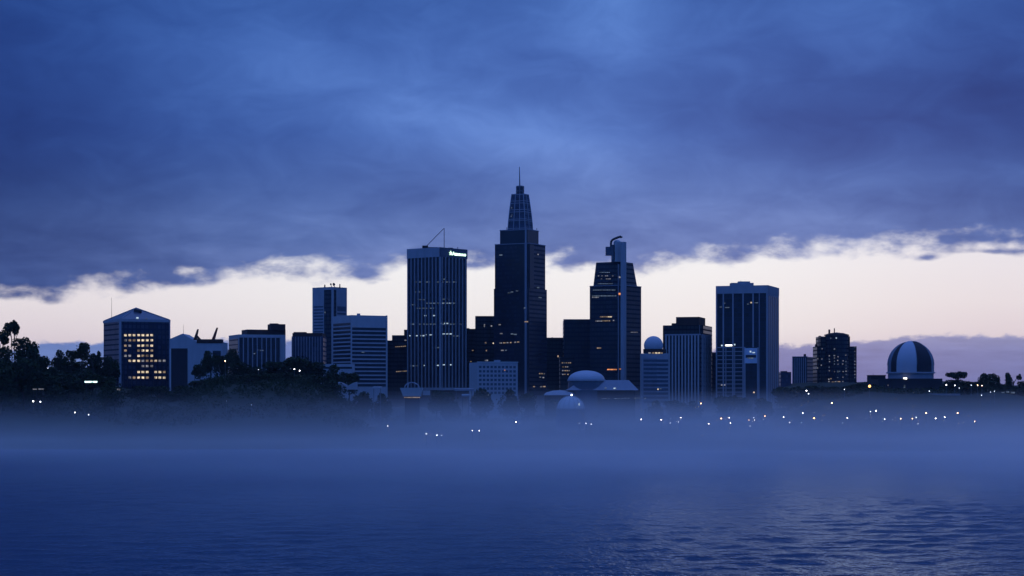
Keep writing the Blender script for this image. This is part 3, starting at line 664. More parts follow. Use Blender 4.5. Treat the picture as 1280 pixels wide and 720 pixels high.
for i, r_ in enumerate((434, 439, 443.5, 447.8, 451.6, 455.5, 459.8, 464, 468, 472)):
    FW.win(b, 1068.6, r_, 1.2, 1.1, 'e_tiny' if i % 3 else 'e_coold')
for (p, r_) in ((1026.8, 436), (1022.3, 448.5), (1025.8, 456.5), (1022, 460), (1026.5, 448.8)): FW.win(b, p, r_, 1.2, 1.2, 'e_tiny', t=4.2 if p > 1025.3 else 0)

# --- flat pavilion left of the observatory
Yb = 1480; T = front(1088, 1107, Yb, 14); b = bld('flat_roof_annex', 'small flat-roofed annex on the hill left of the domed observatory', T['mid'])
MB().prism(T['poly'], base_at(T['mid']), Z(469.3, Yb)).build('wall', 'dark', b)
m = MB(); T['F'].box(m, T['F'].s_at(1097.5), T['F'].s_at(1104), Z(475.2, Yb), Z(473.6, Yb), -.2, .1); m.build('window', 'glass_blue', b)
m = MB(); T['F'].box(m, -.4, T['F'].W + .4, Z(469.3, Yb), Z(468.8, Yb), -14.3, .4); m.build('roof', 'roof', b)
m = MB(); m.bar((X(1091.5, Yb + 5), Yb + 5, Z(469, Yb)), (X(1091.5, Yb + 5), Yb + 5, Z(466.8, Yb)), .15); m.build('antenna', 'dsteel', b)

# --- observatory
Yb = 1450; cx, cy = X(1138.4, Yb), Yb; k = Yb / F_; R = 28.6 * k
b = bld('observatory', 'large domed observatory with dark open shutter on the right-hand hill', (cx, cy), cat='observatory')
zc = Z(456.5, cy); zq = Z(466, cy)
def dome_patch(a0, a1, rr, e0=0.0, e1=90.0, n=24, pole=True):
    prof = [(rr, zq)] if e0 == 0.0 else []
    for i in range(19):
        t = radians(e0 + (e1 - e0) * i / 18); prof.append((max(.02, rr * cos(t)), zc + rr * sin(t) * 1.03))
    return MB().lathe(cx, cy, prof, n, True, radians(a0), radians(a1))
dm = dome_patch(0, 360, R, n=64).build('dome', 'dome_dark', b)
for az in list(range(-36, 60, 12)) + list(range(-230, -160, 12)):
    m = MB(); pts = [(cx + (R + .1) * cos(radians(t)) * cos(radians(az)), cy + (R + .1) * cos(radians(t)) * sin(radians(az)), zc + (R + .1) * 1.03 * sin(radians(t))) for t in range(0, 85, 7)]
    for i in range(len(pts) - 1): m.bar(pts[i], pts[i+1], .12, .12, 4)
    m.build('seam', 'fin', dm)
# azimuths: -90 faces the camera, screen x = R cos(a)
dome_patch(-86.5, -41, R + .22).build('opening_shade', 'dark', dm)  # closed dark skin; the shade inside the opening is put into its colour
dome_patch(-146, -138, R + .22, n=6).build('shutter_rail', 'dark', dm)
dome_patch(-158, -146, R + .18, e1=78, n=6).build('shutter_rail', 'dark', dm)
dome_patch(-137.5, -88, R + .6, e0=0, e1=80).build('shutter_panel', 'dome', dm)
m = MB()
for az in (-87.2, -41):
    pts = [(cx + (R + .5) * cos(radians(t)) * cos(radians(az)), cy + (R + .5) * cos(radians(t)) * sin(radians(az)), zc + (R + .5) * 1.03 * sin(radians(t))) for t in range(0, 89, 6)]
    for i in range(len(pts) - 1): m.bar(pts[i], pts[i+1], .28, .28, 6)
m.build('shutter_track', 'fin', dm)
m = MB(); m.lathe(cx, cy, [(R - 1, zq + .6), (R + .9, zq + .5), (R + .9, zq - .5), (R - 1, zq - .6)], 56, False); m.build('gutter', 'mid', b)
m = MB(); m.lathe(cx, cy, [(R - .3, zq - .4), (R - .3, Z(473.8, cy))], 48); m.build('drum', 'fin', b)
T = front(1098, 1178, Yb - 18, 44); zb = base_at((cx, cy))
MB().prism(T['poly'], zb - 8, Z(474, Yb - 18)).build('podium', 'dark', b)
m = MB(); T['F'].box(m, 0, T['F'].W, Z(474, Yb - 18), Z(473.2, Yb - 18), -1.5, .4); m.build('parapet', 'dark', b)
T['F'].win(b, 1131.3, 473.0, 4.2, 2.2, 'e_white', t=.6); T['F'].win(b, 1130.5, 483, 2, 4, 'e_coold'); T['F'].win(b, 1110, 481.5, 1, 1.2, 'e_tiny')
m = MB(); m.box(X(1093, 1440), X(1185, 1440), 1440, 1475, zb - 10, Z(480, 1440)); m.build('terrace', 'dark', b)
# --- pale low shed right of the observatory
Yb = 1330; y0 = Yb; m = MB()
b = bld('flared_roof_shed', 'low pale shed with flared roof below the trees right of the observatory', (X(1185, Yb), Yb + 6), cat='shed')
m.loft([[(X(1171.5, Yb), Yb, Z(500, Yb)), (X(1197, Yb), Yb, Z(500, Yb)), (X(1197, Yb), Yb+14, Z(500, Yb)), (X(1171.5, Yb), Yb+14, Z(500, Yb))],
        [(X(1168.5, Yb), Yb-2, Z(492, Yb)), (X(1200, Yb), Yb-2, Z(492, Yb)), (X(1200, Yb), Yb+16, Z(492, Yb)), (X(1168.5, Yb), Yb+16, Z(492, Yb))]]); m.build('roof', 'pale', b)
m = MB(); m.box(X(1173, Yb), X(1195, Yb), Yb + 1, Yb + 12, ground(X(1185, Yb), Yb) - 3, Z(499.8, Yb)); m.build('wall', 'dark', b)

# --- pale low-rise with square windows, centre
Yb = 1500; T = two_face(586.5, 597, 647.2, Yb, 72); FR = T['FR']
b = bld('white_lowrise', 'pale low-rise with square window grid at the foot of the spired tower', T['mid'])
zb = base_at(T['mid']); MB().prism(T['poly'], zb, Z(453, Yb)).build('wall', 'paler' if False else 'pale', b)
m = MB(); FR.box(m, -.3, FR.W + .3, Z(453, Yb), Z(452, Yb), -1, .5); m.build('parapet', 'paler', b)
m = MB(); q = T['mid']; m.box(X(617.5, q[1]), X(625.5, q[1]), q[1] - 4, q[1] + 4, Z(453.5, Yb), Z(450, q[1])); m.build('plant_room', 'mid', b)
n = 0
for i in range(7):
    for j in range(10):
        m = MB(); a0 = FR.s_at(598.8 + j * 4.75); a1 = FR.s_at(598.8 + j * 4.75 + 3.1); r_ = 457.2 + i * 5.4
        FR.box(m, a0, a1, Z(r_ + 3.0, Yb), Z(r_, Yb), -.3, .06); m.build('window', 'glass_blue', b)
FR.win(b, 631, 462.8, 1, 1, 'e_orange'); FR.win(b, 608.5, 493.8, 5, 1.6, 'e_cool', t=.5)

# --- domed hall in front of the mast tower
Yb = 1430; cx, cy = X(734, Yb), Yb + 16; k = Yb / F_
b = bld('domed_hall', 'low hall with shallow pale dome and long sloping roof in the mist', (cx, cy), cat='hall')
zb = base_at((cx, cy)); R = 23 * k
prof = [(R * cos(t), Z(474.2, Yb) + R * .5 * sin(t)) for t in [radians(90 * i / 12) for i in range(13)]]; prof[-1] = (.01, prof[-1][1])
m = MB().lathe(cx, cy, prof, 48); dm = m.build('dome', 'dome', b)
m = MB().lathe(cx, cy, [(R - .4, Z(476.5, Yb)), (R + .7, Z(476.2, Yb)), (R + .7, Z(474.3, Yb)), (R - .3, Z(473.9, Yb))], 48, False); m.build('dome_rim', 'mid', b)
m = MB().lathe(cx, cy, [(R + 1, zb), (R + 1, Z(487.5, Yb)), (R + .4, Z(487, Yb)), (R - .2, Z(476.4, Yb)), ], 48, False); m.build('drum', 'glass_blue', b)
y1 = Yb + 2; y2 = Yb + 30
m = MB(); m.loft([[(X(708, y1), y1, Z(487.8, y1)), (X(798.5, y1), y1, Z(487.8, y1)), (X(798.5, y1), y2, Z(487.8, y1)), (X(708, y1), y2, Z(487.8, y1))],
                  [(X(727, y1), y1 + 9, Z(475, y1)), (X(787, y1), y1 + 9, Z(475, y1)), (X(787, y1), y2 - 4, Z(475, y1)), (X(727, y1), y2 - 4, Z(475, y1))]]); m.build('roof', 'fin', b)
m = MB(); m.box(X(724, y1), X(794, y1), y1 + 1.5, y2 - 2, zb, Z(487.7, y1)); m.build('wall', 'dark', b)
FH = Face((X(700, y1 - .3), y1 - .3), (X(800, y1 - .3), y1 - .3))
m = MB(); FH.box(m, FH.s_at(787.3), FH.s_at(788), Z(487, y1), Z(476, y1), 0, .2)
for i in range(14):
    p = 753 + i * 4.1
    if i in (3, 9): continue
    FH.win(b, p, 498.3 - (i > 6) * .6, 2.4, .9, 'e_coold', t=.5)
FH.win(b, 757, 485, 2.5, 1.1, 'e_coold', t=.3); FH.win(b, 768.5, 485.4, 3, 1.5, 'e_cool', t=.3)
# left wing roof
cx2, cy2 = X(700, Yb), Yb + 8
m = MB(); m.lathe(cx2, cy2, [(21 * k, Z(494, Yb)), (17 * k, Z(490.5, Yb)), (9 * k, Z(488.3, Yb)), (.01, Z(487.6, Yb))], 36); m.build('wing_roof', 'mid', b)
m = MB(); m.lathe(cx2, cy2, [(19 * k, zb), (19 * k, Z(493.8, Yb))], 36, False); m.build('wing_wall', 'dark', b)
# --- small front dome
Yb = 1240; cx, cy = X(713.3, Yb), Yb; k = Yb / F_; R = 17.6 * k
b = bld('small_dome', 'small pale dome rising from the mist in front of the domed hall', (cx, cy), cat='dome')
prof = [(R, ground(cx, cy) - 2)] + [(R * cos(t), Z(512, Yb) + R * .98 * sin(t)) for t in [radians(90 * i / 14) for i in range(15)]]; prof[-1] = (.01, prof[-1][1])
MB().lathe(cx, cy, prof[1:], 48).build('shell', 'paler', b)
MB().lathe(cx, cy, [(R + .3, prof[0][1]), (R + .3, Z(512.2, Yb))], 48, False).build('drum', 'fin', b)
m = MB(); m.lathe(cx, cy, [(R + .05, Z(511, Yb)), (R + .5, Z(510.6, Yb)), (R + .5, Z(512, Yb)), (R, Z(512.5, Yb))], 48, False); m.build('base_ring', 'mid', b)
for az in range(-170, 0, 24):
    m = MB(); pts = [(cx + (R + .1) * cos(radians(t)) * cos(radians(az)), cy + (R + .1) * cos(radians(t)) * sin(radians(az)), Z(512, Yb) + R * sin(radians(t))) for t in range(0, 86, 8)]
    for i in range(len(pts) - 1): m.bar(pts[i], pts[i+1], .14, .14, 4)
    m.build('rib', 'mid', b)
FD = Face((X(690, Yb - R), Yb - R - .3), (X(740, Yb - R), Yb - R - .3))
m = MB(); m.bar((cx + .6, cy, Z(494.8, Yb)), (cx + .6, cy, Z(492.8, Yb)), .5, .5, 8); m.build('finial_lamp', 'l_dim', b)
FD.win(b, 724, 505.3, 1.2, 3, 'e_cool')

# --- flared white pavilion and canopies on the waterfront
Yb = 1330; b = bld('flared_pavilion', 'white flared-wall pavilion below the ribbed sign tower', (X(514, Yb), Yb + 6), cat='pavilion')
m = MB(); m.loft([[(X(504, Yb), Yb, Z(495.5, Yb)), (X(526, Yb), Yb, Z(495.5, Yb)), (X(526, Yb), Yb+10, Z(495.5, Yb)), (X(504, Yb), Yb+10, Z(495.5, Yb))],
                  [(X(500, Yb), Yb-2, Z(484.8, Yb)), (X(528, Yb), Yb-2, Z(484.8, Yb)), (X(528, Yb), Yb+12, Z(484.8, Yb)), (X(500, Yb), Yb+12, Z(484.8, Yb))]]); m.build('wall', 'paler', b)
m = MB(); m.box(X(505, Yb), X(524.5, Yb), Yb - .2, Yb + 9, Z(497.4, Yb), Z(496.3, Yb)); m.build('plinth_line', 'e_warmd', b)  # reddish line under the walls, coloured by dim emission
m = MB(); m.box(X(506, Yb), X(524, Yb), Yb + 1, Yb + 8, ground(X(514, Yb), Yb) - 2, Z(495.6, Yb)); m.build('base', 'dark', b)
pts = [(X(514.5 - 9 * cos(t), Yb), Yb + 4, Z(484.6 - 6.4 * sin(t), Yb)) for t in [pi * i / 12 for i in range(13)]]
m = MB()
for i in range(12): m.bar(pts[i], pts[i+1], .45, .45, 6)
m.bar((X(509.5, Yb), Yb + 4, Z(484.6, Yb)), (X(509.8, Yb), Yb + 4, Z(478, Yb)), .5); m.build('arch', 'mid', b)
m = MB(); m.box(X(528.2, Yb), X(537, Yb), Yb + 2, Yb + 9, Z(494, Yb), Z(488, Yb)); m.build('annex', 'pale', b)
def canopy(px0, px1, row, rb, Y, label, mat='pale', wav=0.0):
    q = (X((px0 + px1) / 2, Y), Y + 4); b = bld('canopy', label, q, cat='canopy')
    n = 12; vs = []; fs = []
    for i in range(n + 1):
        x = X(px0 + (px1 - px0) * i / n, Y); dz = wav * abs(cos(pi * 1.0 * i / n)) 
        for (yy, zz) in ((Y, Z(rb, Y)), (Y, Z(row, Y) + dz), (Y + 8, Z(row, Y) + dz + .4), (Y + 8, Z(rb, Y))): vs.append((x, yy, zz))
    for i in range(n):
        for j in range(4):
            a = i * 4 + j; c_ = i * 4 + (j + 1) % 4; fs.append((a, c_, c_ + 4, a + 4))
    fs.append((0, 3, 2, 1)); fs.append(tuple(n*4 + j for j in range(4)))
    MB().add(vs, fs).build('roof', mat, b)
    for s in (.1, .9):
        xx = X(px0 + (px1 - px0) * s, Y); m = MB(); m.bar((xx, Y + 2, ground(xx, Y) - 1), (xx, Y + 2, Z(rb, Y) + .2), .3); m.build('post', 'steel', b)
canopy(422.5, 446, 482.5, 487, 1380, 'pale wavy canopy at the foot of the horizontally striped office', 'pale', 2.6)
canopy(466, 476.5, 483.8, 486, 1380, 'small thin pale canopy right of the wavy one')
canopy(577, 587, 493.2, 495.5, 1340, 'low pale canopy left of the pale low-rise with square windows', 'mid')
canopy(568, 592, 486.2, 488.5, 1400, 'long grey canopy at the base of the ribbed sign tower', 'fin')

# ================================================================== TREES
def leaf_cloud(seed, lobes, n, size, squash=1.0):
    r = random.Random(seed); m = MB(); vs = []; fs = []
    for i in range(n):
        lx, ly, lz, lr = lobes[r.randrange(len(lobes))]
        while True:
            a, b_, c_ = (r.uniform(-1, 1) for _ in range(3)); d = a*a + b_*b_ + c_*c_
            if d <= 1: break
        q = d ** .5; k = (q ** .45) / max(q, 1e-3) * (1 + r.uniform(-.1, .18))
        px, py, pz = lx + a*k*lr, ly + b_*k*lr, lz + c_*k*lr*squash
        s = size * r.uniform(.6, 1.5)
        u = [r.gauss(0, 1) for _ in range(3)]; l = sqrt(sum(t*t for t in u)); u = [t/l*s for t in u]
        w = [r.gauss(0, 1) for _ in range(3)]; dt = sum(x_*y_ for x_, y_ in zip(u, w)) / (s*s); w = [y_ - dt*x_ for x_, y_ in zip(u, w)]
        l = sqrt(sum(t*t for t in w)) or 1; w = [t/l*s*.75 for t in w]
        o = len(vs); vs += [(px-u[0], py-u[1], pz-u[2]), (px+w[0], py+w[1], pz+w[2]), (px+u[0], py+u[1], pz+u[2]), (px-w[0], py-w[1], pz-w[2])]
        fs.append((o, o+1, o+2, o+3))
    m.add(vs, fs); return m
# each prototype is 1 wide and 1 tall from its base, scaled per tree
def proto_tree(kind, seed):
    r = random.Random(seed)
    tr = MB(); top = (0, 0, .5)
    if kind == 'broad':
        cz = .58; lobes = [(0, 0, cz, .33), (0, 0, cz - .12, .3)]
        for i in range(9):
            t = r.uniform(0, 2*pi); q = r.uniform(.12, .30); lobes.append((q*cos(t), q*sin(t), cz + r.uniform(-.26, .24), r.uniform(.12, .22)))
        lobes.append((r.uniform(-.1, .1), 0, .84, .14)); cl = leaf_cloud(seed, lobes, 2300, .032)
        tr.bar((0, 0, -2), (0.01, 0, .3), .035, .024, 8)
        for i in range(6):
            t = 2*pi*i/6 + r.uniform(-.3, .3); tr.bar((0.01, 0, .26), (.26*cos(t), .26*sin(t), .6 + r.uniform(-.05, .15)), .018, .007, 6)
    elif kind == 'open':   # sparse crown, bare stems below
        lobes = []
        for i in range(8):
            t = r.uniform(0, 2*pi); q = r.uniform(.1, .36); lobes.append((q*cos(t), q*sin(t), .8 + r.uniform(-.17, .1), r.uniform(.1, .16)))
        lobes.append((0, 0, .8, .16)); cl = leaf_cloud(seed, lobes, 1500, .03)
        for i in range(5):
            t = 2*pi*i/5; tr.bar((.05*cos(t)*(i % 2), .03*sin(t), -1.2), (.1*cos(t), .1*sin(t), .48), .02, .012, 6)
            tr.bar((.1*cos(t), .1*sin(t), .48), (.3*cos(t + .4), .3*sin(t), .8), .012, .005, 6)
    elif kind == 'umbrella':
        lobes = [(0, 0, .78, .22)]
        for i in range(10):
            t = 2*pi*i/10; q = r.uniform(.22, .36); lobes.append((q*cos(t), q*sin(t), .76 + r.uniform(-.05, .09), r.uniform(.11, .16)))
        cl = leaf_cloud(seed, lobes, 2000, .03, .75)
        tr.bar((0, 0, -2), (.03, 0, .55), .03, .022, 8)
        for i in range(6):
            t = 2*pi*i/6; tr.bar((.03, 0, .53), (.28*cos(t), .28*sin(t), .76), .014, .006, 6)
    elif kind == 'column':
        lobes = [(r.uniform(-.12, .12), r.uniform(-.12, .12), .2 + .09*i, .3 - .018*i + r.uniform(-.04, .04)) for i in range(8)]
        cl = leaf_cloud(seed, lobes, 1800, .034, .8); tr.bar((0, 0, -2), (0, 0, .6), .03, .01, 8)
    elif kind == 'palm':
        cl = MB(); rr = r
        for i in range(22):
            t = 2*pi*i/22 + rr.uniform(-.1, .1); e = rr.uniform(-.1, .9); L = rr.uniform(.36, .48); prev = None
            for j in range(9):
                s = j / 8; x_ = L * s; z_ = .82 + .5*L*s*e*1.6 - .55 * L * s * s * 1.6
                p = (x_*cos(t), x_*sin(t), z_); w = .055 * sin(pi * min(1, s * .9 + .1)) + .006
                cur = ((p[0]-w*sin(t), p[1]+w*cos(t), p[2]-.5*w), p, (p[0]+w*sin(t), p[1]-w*cos(t), p[2]-.5*w))
                if prev: cl.add(list(prev) + list(cur), [(0, 1, 4, 3), (1, 2, 5, 4)])
                prev = cur
        q = [(.06*sin(z_*2), 0, z_) for z_ in (-.08, .2, .5, .82)]
        tr = MB()
        for i in range(3): tr.bar(q[i], q[i+1], .028 - .004*i, .024 - .004*i, 8)
    elif kind == 'lean':
        lobes = [(-.3, 0, .9, .12), (-.2, 0, .82, .12), (-.38, .02, .8, .1), (-.1, 0, .86, .07)]
        cl = leaf_cloud(seed, lobes, 700, .03)
        q = [(.42, 0, -1.2), (.3, 0, .3), (.12, 0, .62), (-.1, 0, .82), (-.25, 0, .86)]; tr = MB()
        for i in range(4): tr.bar(q[i], q[i+1], .04 - .006*i, .034 - .006*i, 8)
    return tr, cl
PROT = {}
def get_proto(kind, var):
    key = (kind, var)
    if key not in PROT:
        tr, cl = proto_tree(kind, 100 + var * 7 + len(kind))
        mt = 'leaf2' if kind in ('umbrella', 'column') else 'leaf'
        a = tr.build('trunk', 'bark', loc=(0, 0, 0)); b_ = cl.build('crown', mt, loc=(0, 0, 0))
        PROT[key] = (a.data, b_.data); bpy.data.objects.remove(a); bpy.data.objects.remove(b_)
    return PROT[key]
TNAME = {'broad': 'broadleaf_tree', 'open': 'eucalyptus_tree', 'umbrella': 'umbrella_pine', 'column': 'columnar_tree', 'palm': 'palm_tree', 'lean': 'leaning_tree'}
TCOUNT = [0]
def tree(px, row, wpx, Y, kind, label, group, hmin=0.0, rot=None):
    x = X(px, Y); g = ground(x, Y) - .3; h = max(Z(row, Y) - g, hmin, 3.0); w = wpx * 1.22 * Y / F_
    v = TCOUNT[0] % 4 if kind == 'broad' else TCOUNT[0] % 2; TCOUNT[0] += 1
    tm, cm = get_proto(kind, v)
    t = thing(TNAME[kind], label, 'tree', (x, Y, g), group)
    asp = {'broad': 1.12, 'open': 1.25, 'umbrella': .9, 'column': 1.5, 'palm': 1.0, 'lean': 1.6}[kind]
    hz_ = min(h, w * asp); off = (h - hz_)
    t.rotation_euler = (0, 0, rot if rot is not None else random.uniform(0, 6.28))
    for nm, me in (('trunk', tm), ('crown', cm)):
        o = bpy.data.objects.new(nm, me); COL.objects.link(o); o.parent = t; o.location = (0, 0, off); o.scale = (w, w, hz_)
    return t
GL, GM, GR, GC = 'trees on the left-hand knoll', 'trees in the park left of centre', 'trees beside the observatory', 'low trees along the foot of the city'
# left knoll
tree(17, 400.5, 27, 1230, 'open', 'tall sparse tree with bare stems, highest at the far left edge', GL)
tree(1, 414, 24, 1240, 'open', 'sparse tree cut by the left picture edge beside the tallest one', GL)
tree(34, 421, 36, 1225, 'broad', 'dense dark tree under the tall sparse one at left', GL, rot=.5)
tree(11, 432, 44, 1215, 'broad', 'dense tree below the two sparse crowns at the left edge', GL)
tree(50, 445, 26, 1220, 'broad', 'lower right shoulder tree of the dark clump at far left', GL)
tree(30, 447, 46, 1190, 'broad', 'broad dark tree in the middle of the far left clump', GL)
tree(2, 450, 50, 1180, 'broad', 'lowest dark tree of the clump on the left picture edge', GL)
tree(76, 437, 24, 1300, 'broad', 'small round-headed tree in the gap right of the far left clump', GL)
tree(89.5, 438, 15, 1310, 'broad', 'smallest round crown touching the round-headed tree at left', GL)
tree(103, 428, 19, 1290, 'broad', 'small mop-headed tree left of the leaning trunk', GL)
tree(109, 430, 20, 1280, 'lean', 'leaning tree with arched bare trunk left of the pyramid-roofed office', GL, rot=0)
tree(123, 438.5, 9, 1320, 'column', 'thin pointed tree just left of the pyramid-roofed office', GL)
tree(92, 452, 30, 1330, 'broad', 'low wide tree between the round-headed and leaning trees', GL)
tree(117, 442, 26, 1350, 'broad', 'dense low tree behind the leaning trunk', GL)
tree(138, 445, 28, 1350, 'broad', 'dense tree covering the lower left corner of the pyramid-roofed office', GL)
tree(66, 458, 30, 1280, 'broad', 'low tree filling the dip beside the far left clump', GL)
for i, (p, r_, w) in enumerate(((55, 466, 40), (85, 468, 44), (115, 466, 44), (143, 470, 36), (20, 470, 50))):
    tree(p, r_, w, 1200 + 25 * (i % 3), 'broad', 'dark tree merged in the unlit slope below the left knoll crowns', GL)
# park
tree(243.5, 459, 9, 1420, 'broad', 'little round crown against the pale gabled hall, furthest left there', GM)
tree(250, 455, 16, 1410, 'broad', 'ragged tree overlapping the right half of the pale gabled hall', GM)
tree(263, 438, 26, 1420, 'broad', 'taller of the trees between the gabled hall and the low finned office', GM)
tree(277, 444, 26, 1430, 'broad', 'dark tree in the gap right of the pale gabled hall', GM)
tree(292, 436, 18, 1440, 'broad', 'narrow tree covering the left end of the low finned office', GM)
tree(303, 452, 34, 1410, 'broad', 'wide tree below the left windows of the low finned office', GM)
tree(322, 458, 30, 1420, 'broad', 'low tree under the middle of the low finned office', GM)
tree(345, 452, 34, 1410, 'broad', 'dark tree left of the great rounded crown in the park', GM)
tree(367, 446, 50, 1400, 'broad', 'great rounded crown under the ribbed low office', GM)
tree(393, 452, 34, 1410, 'broad', 'dark tree on the right shoulder of the great rounded crown', GM)
tree(419, 455, 30, 1400, 'broad', 'round tree at the left foot of the horizontally striped office', GM)
tree(437, 466, 24, 1390, 'broad', 'low round tree covering the striped office corner', GM)
for i, (p, r_, w) in enumerate(((225, 482, 40), (254, 474, 44), (285, 468, 50), (320, 468, 50), (355, 466, 56), (390, 468, 50), (418, 474, 40), (200, 483, 36), (172, 482, 36))):
    tree(p, r_, w, 1330 + 15 * (i % 3), 'broad', 'dark tree in the unlit mass at the bottom of the park', GM)
# foot of the city
for i, (p, r_, w, lb) in enumerate(((455, 486, 26, 'low misty tree under the striped office, left of the thin canopy'), (478, 488, 24, 'low misty tree between the thin canopy and the flared pavilion'), (546, 486, 20, 'low misty tree right of the flared pavilion lamp'),
        (562, 487.5, 24, 'low misty tree under the right side of the ribbed sign tower'), (600, 482, 26, 'misty tree before the left windows of the pale low-rise'), (634, 483, 27, 'misty tree before the right windows of the pale low-rise'),
        (660, 489, 22, 'misty tree at the foot of the spired tower'), (690, 496, 22, 'misty tree left of the small front dome'), (846, 497, 30, 'misty tree before the sphere-topped tower'), (868, 498, 24, 'misty tree before the ribbed skirt block'),
        (908, 492, 26, 'misty tree at the left foot of the broad slab tower'), (930, 494, 24, 'misty tree at the middle foot of the broad slab tower'), (955, 494, 24, 'misty tree at the right foot of the broad slab tower'), (816, 497, 24, 'misty tree right of the domed hall roof'))):
    tree(p, r_ + 3, w + 5, 1380 + 20 * (i % 3), 'broad', lb, GC)
for i, (p, r_, w) in enumerate(((985, 484, 40), (1015, 482, 44), (1045, 483, 40), (1072, 479, 44), (1098, 480, 30))):
    tree(p, r_, w, 1480 + 20 * (i % 2), 'broad', 'hazy tree in the low mass left of the observatory hill', GC)
# right
tree(1196.5, 463.5, 23, 1400, 'umbrella', 'flat-topped umbrella pine right of the observatory dome', GR)
tree(1200, 474, 36, 1420, 'broad', 'broad low tree under the umbrella pine', GR)
tree(1181, 478, 18, 1420, 'broad', 'low tree at the right end of the observatory podium', GR)
tree(1216, 477, 20, 1430, 'broad', 'low tree between the umbrella pine and the twin-crowned pair', GR)
tree(1230, 466.5, 20, 1410, 'broad', 'left tree of the taller pair right of the umbrella pine', GR)
tree(1243, 466.5, 18, 1415, 'broad', 'right tree of the taller pair right of the umbrella pine', GR)
tree(1237, 476, 38, 1400, 'broad', 'wide low tree beneath the taller pair at right', GR)
tree(1261, 464.5, 15, 1400, 'column', 'upright pointed tree near the right picture edge', GR)
tree(1270, 468, 12, 1400, 'lean', 'thin slanting tree right of the upright pointed one', GR, rot=pi)
tree(1279, 476, 14, 1405, 'broad', 'small tree cut by the right picture edge', GR)
tree(1258, 480, 34, 1390, 'broad', 'low tree under the upright pointed tree', GR)
tree(1215, 482, 40, 1370, 'broad', 'low hedge-like tree below the right-hand trees, left part', GR)
tree(1275, 483, 40, 1370, 'broad', 'low hedge-like tree below the right-hand trees, edge part', GR)

# dense undergrowth covering the wooded slopes
r = random.Random(77); vs = []; fs = []
def shrub_zone(p0, p1, y0, y1, n, hmx):
    for _ in range(n):
        Y = r.uniform(y0, y1); p = r.uniform(p0, p1); x = X(p, Y); g = ground(x, Y); R_ = r.uniform(1.6, hmx)
        for _k in range(int(14 + 5 * R_)):
            a, b_ = r.uniform(0, 2*pi), r.uniform(-.3, 1); q = sqrt(max(0, 1 - b_*b_)) * r.uniform(.6, 1.1)
            c_ = (x + R_*q*cos(a)*1.25, Y + R_*q*sin(a), g + R_*(b_*.9 + .2)); sz = r.uniform(.35, .9)
            u = [r.gauss(0, 1) for _ in range(3)]; l = sqrt(sum(t*t for t in u)); u = [t/l*sz for t in u]
            w = [r.gauss(0, 1) for _ in range(3)]; dt = sum(i*j for i, j in zip(u, w)) / (sz*sz); w = [j - dt*i for i, j in zip(u, w)]; l = sqrt(sum(t*t for t in w)) or 1; w = [t/l*sz*.8 for t in w]
            o = len(vs); vs.extend([tuple(c_[k]-u[k] for k in range(3)), tuple(c_[k]+w[k] for k in range(3)), tuple(c_[k]+u[k] for k in range(3)), tuple(c_[k]-w[k] for k in range(3))]); fs.append((o, o+1, o+2, o+3))
shrub_zone(-60, 130, 1170, 1400, 420, 6.5)
shrub_zone(120, 240, 1170, 1450, 260, 4.0)
shrub_zone(238, 450, 1170, 1400, 420, 5.5)
shrub_zone(450, 970, 1390, 1480, 300, 3.0)
shrub_zone(965, 1105, 1380, 1650, 420, 4.2)
shrub_zone(1095, 1330, 1350, 1480, 300, 3.4)
ug = MB().add(vs, fs).build('undergrowth', 'leaf'); ug['kind'] = 'stuff'

